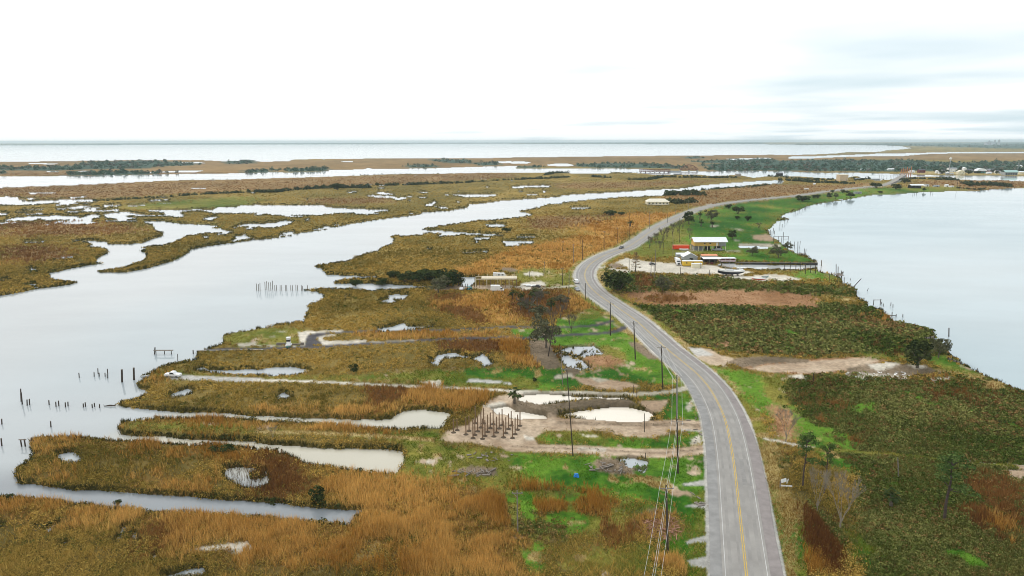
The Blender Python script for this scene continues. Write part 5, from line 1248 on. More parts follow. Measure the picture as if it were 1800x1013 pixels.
# ------------------------------------------------------------------ vehicles and boats
def wheel(o, x, y, r, w, name='wheel'):
    wl = MB().tube([(x, y - w / 2, r), (x, y + w / 2, r)], r, 12).build(name, rubber, o)
    MB().tube([(x, y - w / 2 - .01, r), (x, y + w / 2 + .01, r)], r * .55, 10).build('rim', metal_grey, wl)
def car(px, py, ang, paint, label, L=4.7, style='sedan', cat='car', b=None):
    """built nose to +x; ang is its heading in plan"""
    b = b or at(px, py)
    o = empty('parked_car' if style != 'pickup' else 'pickup_truck', b, ang, label, cat)
    h = L / 2; wd = 1.8
    if style == 'pickup':
        body = [(-h, .45), (h, .45), (h, .95), (h * .88, 1.08), (h * .42, 1.12), (h * .18, 1.75), (-h * .22, 1.78), (-h * .3, 1.1), (-h, 1.1)]
        win = [(h * .36, 1.14), (h * .17, 1.66), (-h * .2, 1.68), (-h * .26, 1.14)]
    elif style == 'van':
        body = [(-h, .4), (h, .4), (h, .95), (h * .75, 1.15), (h * .5, 1.85), (-h * .95, 1.9), (-h, 1.2)]
        win = [(h * .68, 1.16), (h * .5, 1.72), (-h * .85, 1.76), (-h * .9, 1.2)]
    else:
        body = [(-h, .42), (h, .42), (h, .82), (h * .6, .98), (h * .3, 1.02), (h * .05, 1.5), (-h * .55, 1.52), (-h * .85, 1.05), (-h, .98)]
        win = [(h * .26, 1.04), (h * .04, 1.43), (-h * .53, 1.45), (-h * .78, 1.06)]
    MB().prism(body, -wd / 2, wd / 2).build('body', paint, o)
    MB().prism(win, -wd / 2 - .012, wd / 2 + .012).build('side_window', glass, o)
    fw, rw = win[0], win[1]
    MB().face([(fw[0] + .06, -.72, fw[1]), (fw[0] + .06, .72, fw[1]), (rw[0] + .07, .66, rw[1]), (rw[0] + .07, -.66, rw[1])]).build('windscreen', glass, o)
    bw, tw = win[3], win[2]
    MB().face([(bw[0] - .06, .7, bw[1]), (bw[0] - .06, -.7, bw[1]), (tw[0] - .08, -.64, tw[1]), (tw[0] - .08, .64, tw[1])]).build('rear_window', glass, o)
    for sx in (-1, 1):
        for sy in (-1, 1): wheel(o, sx * h * .62, sy * (wd / 2 - .1), .34, .24)
    for sy in (-1, 1):
        MB().box((h + .01, sy * .62, .72), (.05, .34, .16)).build('headlight', white_pnt, o)
        MB().box((-h - .01, sy * .66, .82), (.05, .26, .2)).build('tail_light', red_paint, o)
    return o
def road_dir(px, py):
    p = at(px, py); i = int(np.argmin((road_c[:, 0] - p.x) ** 2 + (road_c[:, 1] - p.y) ** 2))
    return math.atan2(tg[i, 1], tg[i, 0]), i
white_car = mat('white car paint', (.80, .80, .80), .3, .03, 1.0, spec=.5)
grey_car = mat('grey car paint', (.30, .31, .32), .3, .05, 1.0, spec=.5)
dark_car = mat('dark car paint', (.07, .07, .075), .3, .05, 1.0, spec=.5)
a_, i_ = road_dir(1014, 499)
def by_road(i, off): return Vector((road_c[i][0] + nrm[i][0] * off, road_c[i][1] + nrm[i][1] * off, .71 + ramp[i]))
car(1012.5, 498, math.radians(97), white_car, 'white van parked on the left shoulder in the road bend, the farther of two', 5.2, 'van', 'van', at(1012.5, 498, .08))
car(1014.5, 511, math.radians(-80), grey_car, 'grey car parked on the left shoulder in the road bend, nearer than the white van', 4.8, 'sedan', 'car', at(1014.5, 511, .08))
a_, i_ = road_dir(1096, 438)
car(1096, 438, a_ + math.pi, dark_car, 'small dark car with a pale bonnet driving alone on the road', 4.5, 'sedan', 'car', by_road(i_, -1.7) + Vector((0, 0, .05)))
car(304.5, 662.5, math.radians(-4), white_car, 'white pickup parked on the grass at the end of the shell track', 4.9, 'pickup', 'pickup')
car(943, 506, math.radians(170), dark_car, 'dark wrecked car beside the white sheeting near the thicket', 4.6, 'sedan', 'car')
car(812.5, 510, math.radians(75), white_car, 'small white car parked beside the green tractor', 4.0, 'sedan', 'car')
car(1190, 459, math.radians(-80), white_car, 'white van behind the white lorry at the marina', 5.0, 'van', 'van')
car(1147, 466, math.radians(10), dark_car, 'dark low car on the white shell yard', 4.2, 'sedan', 'car')
# box van at the unfinished house
b = at(874, 513)
o = empty('box_van', b, math.radians(-3), 'white box van parked in front of the unfinished stilt house', 'van')
MB().box((-.9, 0, 1.95), (4.6, 2.2, 2.5)).build('cargo_box', white_pnt, o)
MB().box((-.2, 0, .58), (6.2, 1.8, .2)).build('chassis', dark_in, o)
MB().prism([(1.42, .5), (3.3, .5), (3.3, 1.15), (2.75, 1.35), (2.25, 2.2), (1.42, 2.2)], -.95, .95).build('cab', white_pnt, o)
MB().prism([(2.66, 1.38), (2.24, 2.08), (1.7, 2.08), (1.7, 1.38)], -.965, .965).build('side_window', glass, o)
MB().face([(2.80, -.8, 1.38), (2.80, .8, 1.38), (2.34, .74, 2.12), (2.34, -.74, 2.12)]).build('windscreen', glass, o)
for sx in (-2.2, 2.4):
    for sy in (-.85, .85): wheel(o, sx, sy, .42, .3)
# lorry at the marina, cab towards the camera
b = at(1192.5, 466.5)
o = empty('lorry', b, math.radians(-97), 'white lorry with a dark grille facing the camera beside the yellow container', 'lorry')
MB().prism([(-1.4, .6), (1.7, .6), (1.7, 1.9), (.9, 2.05), (.55, 3.0), (-1.4, 3.05)], -1.2, 1.2).build('cab', white_car, o)
MB().box((-4.6, 0, 2.1), (6.0, 2.4, 2.3)).build('cargo_box', white_pnt, o)
MB().face([(.98, -1.0, 2.1), (.98, 1.0, 2.1), (.62, .95, 2.9), (.62, -.95, 2.9)]).build('windscreen', glass, o)
MB().box((1.72, 0, 1.2), (.06, 1.2, .9)).build('grille', dark_in, o); MB().box((1.74, 0, .6), (.2, 2.3, .3)).build('bumper', metal_grey, o)
for sy in (-1, 1): MB().box((1.73, sy * .85, 1.2), (.06, .35, .25)).build('headlight', white_pnt, o)
for sx in (.8, -3.4, -6.4):
    for sy in (-1, 1): wheel(o, sx, sy, .5, .3)
# tractor
b = at(826, 511)
o = empty('tractor', b, math.radians(60), 'green tractor standing beside the white pond', 'tractor')
MB().box((.7, 0, 1.05), (1.7, .8, .8), top=(.95, .85)).build('bonnet', teal_paint, o); MB().box((-.6, 0, .95), (1.2, 1.0, .6)).build('body', teal_paint, o)
MB().box((-.6, 0, 2.25), (1.5, 1.5, .12)).build('canopy', teal_paint, o)
for sx in (-1.2, 0):
    for sy in (-.6, .6): MB().tube([(sx, sy, 1.2), (sx, sy, 2.2)], .04, 5).build('canopy_post', dark_in, o)
for sy in (-.85, .85): wheel(o, -.7, sy, .75, .4); wheel(o, 1.2, sy * .85, .42, .25)

def boat(px, py, L, wd, ang, hull_m, top_m, label, cabin=None, hgt=1.2, b=None, name='boat', on_water=False, cat='boat'):
    b = b or at(px, py)
    o = empty(name, b, ang, label, cat)
    st, sk = [], []
    for f, w, k in ((-.5, .8, .12), (-.44, .9, .06), (-.3, .97, 0), (0, 1, 0), (.25, .8, .1), (.42, .42, .25), (.5, .06, .38)):
        x, hw, lift = f * L, w * wd / 2, k * hgt
        kl = .55 * hgt * (abs(f) * 2) ** 3                     # the keel rises towards both ends
        st.append([(x, -hw, hgt + lift), (x, -hw * .78, .25 + kl), (x, 0, kl), (x, hw * .78, .25 + kl), (x, hw, hgt + lift)])
        sk.append([(x * 1.004, -hw * 1.03 - .01, hgt + lift + .04), (x * 1.004, -hw * 1.0 - .01, hgt + lift - hgt * .28), (x * 1.004, hw * 1.0 + .01, hgt + lift - hgt * .28), (x * 1.004, hw * 1.03 + .01, hgt + lift + .04)])
    MB().hull(st).build('hull', hull_m, o)
    MB().hull(sk).build('sheer_strake', top_m, o)
    dk = [(f * L * .97, s * w * wd / 2 * .9, hgt + k * hgt + .09) for s in (-1,) for f, w, k in ((-.5, .8, .12), (-.3, .95, 0), (0, 1, 0), (.25, .8, .1), (.42, .42, .25), (.49, .05, .37))]
    dk2 = [(x, -y, z) for x, y, z in reversed(dk)]
    m_ = MB(); n_ = len(dk)
    al = dk + dk2
    for i in range(n_ - 1): m_.face([al[i], al[i + 1], al[2 * n_ - 2 - i], al[2 * n_ - 1 - i]])
    m_.build('deck', top_m, o)
    MB().tube([(f * L, -w * wd / 2, hgt + k * hgt + .05) for f, w, k in ((-.5, .8, .12), (-.3, .95, 0), (0, 1, 0), (.25, .8, .1), (.42, .42, .25), (.5, .06, .38))], .06, 5).build('gunwale', top_m, o)
    if cabin:
        x, l, h_, w_ = cabin
        MB().box((x * L, 0, hgt + h_ / 2 + .05), (l * L, wd * w_, h_), top=(.9, .9)).build('cabin', top_m, o)
        MB().box((x * L, 0, hgt + h_ * .66), (l * L * .96, wd * w_ * .965, h_ * .3)).build('cabin_window', glass, o)
    return o
o = boat(1284, 484, 14.4, 3.6, math.pi + .05, black_hull, white_pnt, 'black hulled boat with a white deck and a mast propped up on the shell yard', (.05, .3, .7, .5), 2.2, at(1284, 485, .75))
MB().tube([(1.0, 0, 2.2), (1.0, 0, 11.0)], [.1, .06], 6).build('mast', metal_grey, o)
for sx in (-4, -1, 2, 4):
    MB().box((sx, 0, -.35), (.35, 2.4, .85)).build('keel_block', wood_grey, o)
boat(1304, 473, 7.5, 2.4, .1, white_pnt, white_pnt, 'white open boat lying behind the black hulled boat', None, .9)
boat(1264.5, 468, 4.6, 1.7, math.radians(62), wood_grey, grey_wall, 'grey weathered skiff tilted on the bank by the carport', None, .8)
boat(1334, 492, 7.6, 2.2, math.pi, red_paint, white_pnt, 'red and white skiff on the shell lot right of the black hulled boat', None, .8)
boat(1345, 488, 4.0, 1.6, .2, teal_paint, grey_wall, 'small teal boat beside the red and white skiff', None, .7)
boat(1262, 441, 8.0, 2.4, math.pi, silver, silver, 'silver covered boat parked under the yellow stilt house', (.0, .45, .7, .8), 1.0)
boat(1202, 440.5, 6.0, 2.0, math.pi, white_pnt, white_pnt, 'white boat parked against the red trailer', None, 1.0)
boat(255, 664, 2.6, 1.1, .35, white_pnt, grey_wall, 'small white skiff pulled up at the tip of the car point', None, .5)
boat(1478, 352, 6.0, 2.2, .3, white_pnt, white_pnt, 'small white boat at the edge of the narrow far lawn', None, .9)
boat(1367, 324, 7.0, 2.4, .3, white_pnt, grey_wall, 'white boat in the creek cove by the brown field', (-.1, .3, 1.2, .6), .9)
o = boat(507, 611, 3.6, 1.9, math.radians(-88), teal_paint, white_pnt, 'small boat with a teal bow and an upright dark cabin parked on the lawn', (-.22, .34, 2.3, .72), .9)
MB().box((-.8, 0, 3.5), (1.5, 1.5, .12)).build('cabin_roof', white_pnt, o)
b = at(496, 607); mb = MB()
solo('timber_stack', MB().box((0, 0, .3), (4.2, .5, .6)).box((-.4, .1, .75), (3.2, .4, .25)), wood_grey, b, 'stacked dark timbers left of the teal boat', 'timber stack')
solo('timber_stack', MB().box((0, 0, .25), (4.8, .5, .5)).box((1.8, 0, .7), (1.2, .5, .5)), wood_grey, at(523, 607), 'stacked dark timbers right of the teal boat', 'timber stack')
b = at(878, 489)
o = empty('caravan', b, math.radians(4), 'white caravan with small dark windows behind the unfinished stilt house', 'caravan')
MB().prism([(-3.4, .5), (3.2, .5), (3.2, 1.8), (2.2, 2.7), (-3.4, 3.0)], -1.15, 1.15).build('body', white_pnt, o)
for x in (-.4, 1.6): MB().box((x, -1.16, 2.0), (.9, .06, .6)).build('window', glass, o)
for sy in (-1, 1): wheel(o, -.6, sy, .36, .25)
solo('white_sheeting', MB().box((0, 0, .35), (7, 3.2, .15), .05).box((-3, .5, .7), (4, 2, .12), -.2).box((2.6, -.8, .2), (3, 2.4, .12), .3), white_pnt, at(936, 503), 'crumpled white roof sheets lying by the thicket drive', 'roof sheets')

# ------------------------------------------------------------------ buildings
# yellow stilt house
b = at(1247.5, 441)
o = empty('stilt_house', b, 0, 'ochre house on stilts with a white roof beside the lake lawn', 'house')
Wd, Dp, z1, z2, zr = 23.0, 9.5, 3.2, 6.2, 8.7
MB().gable((.3, 4.6), Wd, Dp + 1.6, z2 - .05, zr, .22).build('roof', white_roof, o)
MB().box((-2.2, 4.8, (z1 + z2) / 2), (16.2, 8.4, z2 - z1)).build('wall', yellow_wall, o)
MB().box((8.6, 5.2, (z1 + z2) / 2), (5.2, 7.6, z2 - z1 - .1)).build('porch_screen', grey_wall, o)
MB().box((0, 4.8, z1 - .1), (22.2, 9.2, .2)).build('floor_deck', wood_grey, o)
for x in (-3.4, 0.2): 
    wn_ = MB().box((x, .58, 4.9), (.9, .06, 1.0)).build('window', glass, o); MB().box((x, .55, 4.36), (1.1, .08, .1)).build('sill', white_pnt, wn_)
MB().box((4.9, .58, 4.4), (1.0, .06, 2.1)).build('door', white_pnt, o)
for k in range(8):
    for y in (.4, 9.0): MB().box((-10.6 + k * 3.03, y, z1 / 2 - .1), (.34, .34, z1 - .02)).build('stilt', cream_wall, o)
for x, w in ((-8.4, 3.2), (-4.6, 3.4), (.2, 2.4), (7.6, 4.0)): MB().box((x, 6.6, 1.45), (w, 4.0, 2.9)).build('store_room', grey_wall if x < 0 else dark_in, o)
for s in (-1, 1): MB().face([(s * (8.0 if s < 0 else 11.2) - (2.28 if s < 0 else 0), 1.0, z2), (s * (8.0 if s < 0 else 11.2) - (2.28 if s < 0 else 0), 8.6, z2), (s * (8.0 if s < 0 else 11.2) - (2.28 if s < 0 else 0), 4.8, zr - .3)]).build('gable_end', yellow_wall if s < 0 else grey_wall, o)
b = at(1198, 440)
o = empty('red_trailer', b, 0, 'bright red cargo trailer left of the ochre stilt house', 'trailer')
MB().box((0, 2.0, 1.85), (11.0, 2.5, 2.6)).build('box', red_paint, o); MB().box((0, 2.0, 3.2), (11.1, 2.6, .12)).build('roof', orange_paint, o)
for x in (-5.45, 5.45): MB().box((x, .72, 1.85), (.14, .08, 2.6)).build('corner_post', rust_red, o)
for x in (3.2, 4.4): wheel(o, x, 1.0, .5, .3); wheel(o, x, 3.0, .5, .3)
# marina sheds
def shed(px, py, W_, D_, ze, zr_, roof_m, wall_m, label, open_front=False, along='x', name='shed', door=True, rz=0.0, windows=0, extra=None, cat='shed'):
    b = at(px, py)
    o = empty(name, b, rz, label, cat)
    MB().gable((0, D_ / 2), W_ + .6, D_ + .6, ze, zr_, .16, along).build('roof', roof_m, o)
    if open_front:
        for x in (-W_ / 2 + .2, -W_ / 6, W_ / 6, W_ / 2 - .2):
            for y in (.2, D_ - .2): MB().box((x, y, ze / 2 - .15), (.2, .2, ze - .2)).build('post', wood_grey, o)
        MB().box((0, D_ - .3, ze / 2 - .1), (W_ - .4, .15, ze - .3)).build('back_wall', dark_in, o)
    else:
        w = MB().box((0, D_ / 2, (ze - .1) / 2), (W_, D_, ze - .1))
        if along == 'x':
            for s in (-1, 1): w.face([(s * W_ / 2, .05, ze - .1), (s * W_ / 2, D_ - .05, ze - .1), (s * W_ / 2, D_ / 2, zr_ - .2)])
        else:
            for y in (0, D_): w.face([(-W_ / 2 + .05, y, ze - .1), (W_ / 2 - .05, y, ze - .1), (0, y, zr_ - .2)])
        w.build('wall', wall_m, o)
        if door: MB().box((W_ * .1, -.03, min(ze * .35, 1.1)), (min(1.2, W_ * .2), .06, min(ze * .7, 2.2))).build('door', dark_in, o)
        for k in range(windows):
            x = (k + .5) / windows * W_ - W_ / 2
            MB().box((x, -.03, ze * .6), (min(1.3, W_ * .14), .06, ze * .28)).build('window', glass, o)
    return o
shed(1213.5, 459.5, 8.6, 7.0, 2.8, 5.2, white_roof, grey_wall, 'white peaked shed roof behind the yellow container', along='y', windows=1)
shed(1198.5, 453, 6.6, 4.0, 2.2, 2.9, white_roof, grey_wall, 'low white shed roof behind the white lorry', windows=1)
o = shed(1251.5, 465.5, 10.2, 7.0, 3.6, 4.1, white_roof, dark_in, 'open carport with a broad white roof between the containers and the slip', True, name='carport', cat='carport')
shed(1247, 455.5, 9.5, 4.0, 2.2, 2.8, orange_paint, tan_wall, 'low shed with a faded orange roof behind the carport')
solo('machine_part', MB().box((0, 0, .7), (1.8, 1.2, 1.4), top=(.7, .8)).box((-2.2, .6, .5), (1.6, 1, 1.0), .4), rust_red, at(1251, 465), 'dark red machinery stored under the carport', 'machinery')
b = at(1217.5, 468.5)
o = empty('storage_container', b, 0, 'yellow storage container with a white roof at the marina', 'container')
MB().box((0, 1.25, 1.75), (11.6, 2.5, 2.6)).build('box', yellow_box, o); MB().box((0, 1.25, 3.15), (12.0, 2.9, .16)).build('roof', white_roof, o)
for x in (-3.6, .2): MB().box((x, -.02, 2.1), (.7, .06, .7)).build('window', glass, o)
MB().box((0, 1.25, .22), (11.2, 2.2, .44)).build('skid', dark_in, o)
b = at(1225, 471.5)
o = empty('pump_house', b, 0, 'plain cream box shed standing in front of the yellow container', 'box shed')
MB().box((0, 1.1, 1.25), (5.8, 2.2, 2.5)).build('wall', cream_wall, o); MB().box((0, 1.1, 2.56), (6.0, 2.4, .12)).build('lid', white_roof, o); MB().box((2.1, -.02, 1.1), (.9, .05, 1.9)).build('door', cream_roof, o)
b = at(1279, 462.5, .1)
o = empty('houseboat', b, 0, 'pink sided houseboat with a flat white roof moored in the slip', 'houseboat')
MB().box((0, 1.8, .3), (9.6, 4.2, .7)).build('hull', dark_in, o); MB().box((0, 1.8, 1.1), (9.2, 3.8, 1.1)).build('wall', pink_wall, o)
MB().box((0, 1.8, 2.0), (9.0, 3.6, .8)).build('window_band', rust_red, o); MB().box((0, 1.8, 2.75), (10.0, 4.6, .2)).build('roof', white_roof, o)
for x in (-4.7, -1.6, 1.6, 4.7): MB().box((x, -.2, 1.7), (.14, .14, 2.0)).build('roof_post', white_pnt, o)
p, q = at(1294, 463.6), at(1437, 466.2)
o = empty('bulkhead', (p.x, p.y, 0), math.atan2(q.y - p.y, q.x - p.x), 'long dark timber bulkhead along the north side of the boat slip', 'bulkhead')
L_ = (q - p).length
MB().box((L_ / 2, 0, .35), (L_, .5, 1.7)).build('sheet_wall', dark_in, o); MB().box((L_ / 2, .1, 1.25), (L_, .8, .14)).build('cap', wood_grey, o)
p, q = at(346, 617.2), at(462, 616)
o = empty('bulkhead', (p.x, p.y, 0), math.atan2(q.y - p.y, q.x - p.x), 'low timber bulkhead along the black drive at the river edge', 'bulkhead')
L_ = (q - p).length
MB().box((L_ / 2, 0, .2), (L_, .3, .9)).build('sheet_wall', wood_dark, o); MB().box((L_ / 2, .1, .7), (L_, .5, .1)).build('cap', concrete, o)
# unfinished stilt house
b = at(872, 506.5)
o = empty('unfinished_house', b, math.radians(1), 'unfinished timber platform on many posts beside the white box van', 'platform')
MB().box((1.6, 4.2, 4.6), (18.0, 6.4, .25)).build('deck', wood_pale, o); MB().box((0, 1.0, 4.35), (21.2, .2, .4)).box((0, 7.4, 4.35), (21.2, .2, .4)).build('joist', wood_pale, o)
for k in range(12):
    for y in (1.0, 7.4): MB().box((-10.4 + k * 1.89, y, 2.0), (.24, .24, 4.4)).build('post', wood_pile if k % 3 else wood_pale, o)
for k in range(5): MB().box((-9 + k * 4.6, 7.5, 5.2), (.16, .16, 1.2)).build('rail_post', wood_pale, o)
for k in range(6):
    x0 = (813, 818, 822, 829, 834, 838)[k]
    b2, d = upright(x0, 505, x0, 499)
    solo('post', MB().tube([(0, 0, -.2), tuple(d)], .14, 6), wood_dark, b2, 'dark post in the row along the white pond by the tractor', 'post', 'posts along the white pond')
# long white building beside the road
b = at(1157, 361)
o = empty('long_building', b, 0, 'long low building with a cream white hipped roof on short piers in the marsh', 'building')
w_ = 40 * mpp(361)
hw, hd = w_ / 2, 6.5
m_ = MB()
e = [(-hw, -1, 4.0), (hw, -1, 4.0), (hw, 13, 4.0), (-hw, 13, 4.0)]; r_ = [(-hw + 4, 6, 7.2), (hw - 5, 6, 7.2)]
m_.face([e[0], e[1], r_[1], r_[0]]); m_.face([e[1], e[2], r_[1]]); m_.face([e[2], e[3], r_[0], r_[1]]); m_.face([e[3], e[0], r_[0]])
m_.build('roof', cream_roof, o)
MB().box((0, 6, 2.4), (w_ - 1.6, 12, 3.1)).build('wall', cream_wall, o)
for k in range(6): MB().box((-hw + 3 + k * (w_ - 6) / 5, -.03, 2.3), (1.6, .08, 1.5)).build('window', glass, o)
for k in range(9): MB().box((-hw + 1 + k * (w_ - 2) / 8, .3, .4), (.5, .5, .95)).build('pier', concrete, o)
MB().box((2, -1.2, 1.0), (w_ * .62, 1.6, .9)).build('porch', cream_roof, o)
# beige block building
b = at(1483.5, 318); k_ = mpp(318)
o = empty('beige_building', b, math.radians(8), 'windowless beige block building beside the far channel', 'building')
MB().box((0, 6, 5.4), (15 * k_, 12, 10.8)).build('wall', beige_wall, o); MB().box((0, 6, 10.95), (15 * k_ + .6, 12.6, .3)).build('parapet', cream_wall, o)
MB().box((5.0, -.05, 1.5), (2.4, .1, 3.0)).build('door', tan_wall, o)
# grey barn across the lake
o = shed(1613, 331.5, 21, 9, 4.6, 6.4, white_roof, dark_in, 'grey open barn with a pale roof at the far lake shore', True, name='barn', cat='barn')
for px, py, W_, D_, ze, zz_, rm, wm, lb in (
  (1665, 328.5, 5, 5, 2.4, 3.6, white_roof, white_pnt, 'small bright white shed on the far lake point'), (1673.5, 329.5, 5.5, 4, 1.6, 2.4, white_roof, white_pnt, 'low white hut right of the small bright shed'), (1647, 329, 8, 5, 2.2, 3.2, grey_roof, grey_wall, 'grey hut between the barn and the white sheds'), (1630, 328, 6, 5, 2.6, 3.4, grey_roof, white_pnt, 'pale hut right beside the barn'),
  (1508.5, 341, 10, 4, 2.2, 2.9, grey_roof, grey_wall, 'grey flat shed on the lake lawn'), (1519, 315.5, 13, 6, 3.0, 4.2, white_roof, grey_wall, 'white roofed shed right of the beige building'), (1508, 316.5, 9, 5, 2.4, 3.4, grey_roof, dark_in, 'dark shed just right of the beige building'), (1540, 317, 16, 5, 2.0, 3.0, grey_roof, grey_wall, 'long low grey shed by the bridge ramp'),
  (1371, 310, 12, 7, 5.5, 7.2, dark_roof, dark_in, 'dark square hut on the wooded spit by the channel'), (1298, 310.5, 11, 6, 4.5, 6.0, grey_roof, tan_wall, 'grey boxy hut at the edge of the far channel'), (1432, 325, 3.2, 3, 2.0, 2.8, white_roof, white_pnt, 'tiny white hut on the brown roadside field'), (1418, 334, 6, 3, 1.3, 1.9, white_roof, tan_wall, 'low white roofed hut in the brown roadside field'),
  (1669, 302, 0, 0, 0, 0, None, None, ''), (1604, 304, 11, 8, 3.5, 5.0, white_roof, white_pnt, 'white town house left of the brown thicket by the rusty bridge'), (1621, 304, 14, 8, 6.0, 8.5, dark_roof, rust_red, 'brown red town building behind the thicket by the rusty bridge'), (1522, 299, 20, 8, 2.6, 3.8, mint_roof, white_pnt, 'long pale green roofed shed across the channel'), (1567, 299.5, 15, 8, 3.0, 4.4, white_roof, white_pnt, 'white shed across the channel left of the rusty bridge'),
  (1648, 305, 6, 6, 4.5, 6.5, white_roof, white_pnt, 'narrow white town house at the left end of the waterfront'), (1653.5, 306, 6, 6, 3.2, 4.6, grey_roof, white_pnt, 'white and grey town cottage second along the waterfront'), (1659.5, 304.5, 7, 7, 5.5, 7.5, dark_roof, white_pnt, 'white town house with a dark roof left of the large white block'), (1666, 307, 6, 5, 3.2, 4.5, white_roof, grey_wall, 'low grey cottage in front of the large white block'),
  (1675, 302.5, 19, 10, 7.5, 10.0, grey_roof, white_pnt, 'large white town block with rows of windows under the mast'), (1673, 307, 9, 5, 2.6, 3.6, white_roof, tan_wall, 'tan waterfront cottage below the large white block'), (1690, 307, 14, 9, 6.0, 9.5, cream_roof, cream_wall, 'cream gabled town house at the water edge'), (1696, 303, 6, 8, 9.0, 11.5, white_roof, white_pnt, 'tall narrow white town house behind the cream gable'),
  (1706, 304, 12, 9, 5.5, 8.0, dark_roof, grey_wall, 'grey town house with a dark roof right of the cream gable'), (1714, 302, 6, 6, 4.0, 6.5, white_roof, white_pnt, 'small white round roofed town house beside the domed hall'), (1741.5, 303.5, 19, 9, 5.0, 8.5, grey_roof, pink_wall, 'mauve town house row right of the domed hall'), (1739, 306, 10, 5, 2.8, 4.0, white_roof, white_pnt, 'white waterfront cottage in front of the mauve row'),
  (1755, 305, 10, 8, 4.5, 7.0, dark_roof, white_pnt, 'white town house with dark bays left of the mint hall'), (1763, 306.5, 9, 6, 3.0, 4.4, grey_roof, grey_wall, 'grey cottage touching the mint hall'), (1797, 306.5, 12, 8, 4.5, 6.5, white_roof, cream_wall, 'cream house with a white roof right of the mint hall'), (1793, 295, 13, 8, 4.0, 6.0, white_roof, cream_wall, 'pale house among trees behind the mint hall'), (1658, 292, 12, 8, 4.0, 5.5, cream_roof, cream_wall, 'cream shed row behind the town left of the mast')):
    if W_:
        town = 285 < py < 309 and px > 1600
        shed(px, py, W_, D_, ze, zz_, rm, wm, lb, name='town_house' if town else 'shed', windows=2 if W_ > 8 else 1, along='y' if 'gabled' in lb or 'narrow' in lb else 'x', cat='house' if town else 'shed')
b = at(1726, 305); o = empty('domed_hall', b, 0, 'hall with a wide white curved roof in the middle of the town', 'hall')
pr = [(-11 * math.cos(t), 5.0 + 6.0 * math.sin(t)) for t in np.linspace(0, math.pi, 13)]
MB().prism(pr, 0, 12).build('roof', white_roof, o); MB().box((0, 6, 2.5), (20.6, 11, 5.0)).build('wall', dark_in, o)
for x in (-6, 0, 6): MB().box((x, .46, 2.2), (3, .08, 3)).build('door', teal_paint, o)
b = at(1778, 308); o = empty('mint_hall', b, 0, 'mint green roofed waterfront hall with open dark bays', 'hall')
MB().gable((0, 6), 29, 14, 6.0, 10.5, .4).build('roof', mint_roof, o); MB().box((0, 6.5, 2.9), (27, 11, 5.8)).build('wall', grey_wall, o)
for k in range(5): MB().box((-10 + k * 5, .96, 2.4), (3.0, .1, 3.6)).build('bay_door', dark_in, o)
# water tower / mast of the town
b, d = upright(1668, 303, 1668, 277)
o = empty('water_tower', b, 0, 'slender town water tower with a white ball on top', 'water tower')
MB().tube([(0, 0, -.5), (0, 0, d.z * .2), (0, 0, d.z * .88)], [2.2, .8, .7], 10).build('stem', metal_grey, o)
MB().tube([(0, 0, d.z * .84), (0, 0, d.z * .9), (0, 0, d.z * .96), (0, 0, d.z)], [.9, 2.8, 2.6, .6], 12).build('tank', white_pnt, o)
b, d = upright(1789, 300, 1789, 283)
o = empty('radio_mast', b, 0, 'thin grey lattice mast behind the mint hall', 'mast')
MB().tube([(-1.5, 0, 0), (0, 0, d.z)], .3, 4).tube([(1.5, 0, 0), (0, 0, d.z)], .3, 4).build('legs', metal_grey, o); MB().box((0, 0, d.z * .5), (1.6, .3, .3)).build('brace', metal_grey, o)
# bridges
def truss(o, L, z0, h0, arch, n, y, m, r=.35):
    mb = MB(); top = lambda f: z0 + h0 + arch * math.sin(math.pi * f)
    for k in range(n):
        f, g = k / n, (k + 1) / n; x, x2 = (f - .5) * L, (g - .5) * L
        mb.tube([(x, y, top(f)), (x2, y, top(g))], r, 5); mb.tube([(x, y, z0), (x2, y, z0)], r, 5)
        mb.tube([(x, y, z0), (x, y, top(f))], r * .8, 5)
        mb.tube([(x, y, z0), (x2, y, top(g))] if k % 2 else [(x2, y, z0), (x, y, top(f))], r * .6, 5)
    mb.tube([(L / 2, y, z0), (L / 2, y, top(1))], r * .8, 5)
    return mb.build('truss', m, o)
b = at(1211, 301); o = empty('swing_bridge', b, math.radians(3), 'arched dark red iron truss bridge span standing over the far channel', 'bridge')
truss(o, 44, 3.0, 2.2, 10.5, 10, -3, rust_red); truss(o, 44, 3.0, 2.2, 10.5, 10, 4, rust_red)
MB().box((0, .5, 2.7), (46, 7, .6)).build('deck', grey_wall, o)
for x in (-21, 0, 21): MB().box((x, .5, 1.0), (3, 6, 3.4)).build('pier', concrete, o)
b = at(1151, 303.5); o = empty('low_truss_bridge', b, math.radians(2), 'long low dark truss trestle left of the arched bridge span', 'bridge')
truss(o, 72, 2.0, 5.2, 0, 16, -2.5, rust_red, .4); truss(o, 72, 2.0, 5.2, 0, 16, 3, rust_red, .4)
MB().box((0, .3, 1.7), (74, 6, .6)).build('deck', dark_in, o)
for k in range(7): MB().box((-33 + k * 11, .3, .4), (1.4, 5, 2.4)).build('pier', wood_dark, o)
solo('barge', MB().hull([[(-16, -3.5, 1.6), (-16, -3.5, -.4), (-16, 3.5, -.4), (-16, 3.5, 1.6)], [(15, -3.5, 1.6), (13, -3.5, -.4), (13, 3.5, -.4), (15, 3.5, 1.6)]]).box((0, 0, 2.2), (26, 4, 1.2)), grey_wall, at(1185, 302.5), 'flat grey barge moored between the two bridge spans', 'barge')
solo('barge', MB().hull([[(-9, -3, 1.2), (-8, -3, -.4), (-8, 3, -.4), (-9, 3, 1.2)], [(9, -3, 1.2), (8, -3, -.4), (8, 3, -.4), (9, 3, 1.2)]]), black_hull, at(1191, 306.5), 'low black barge in front of the arched bridge span', 'barge')
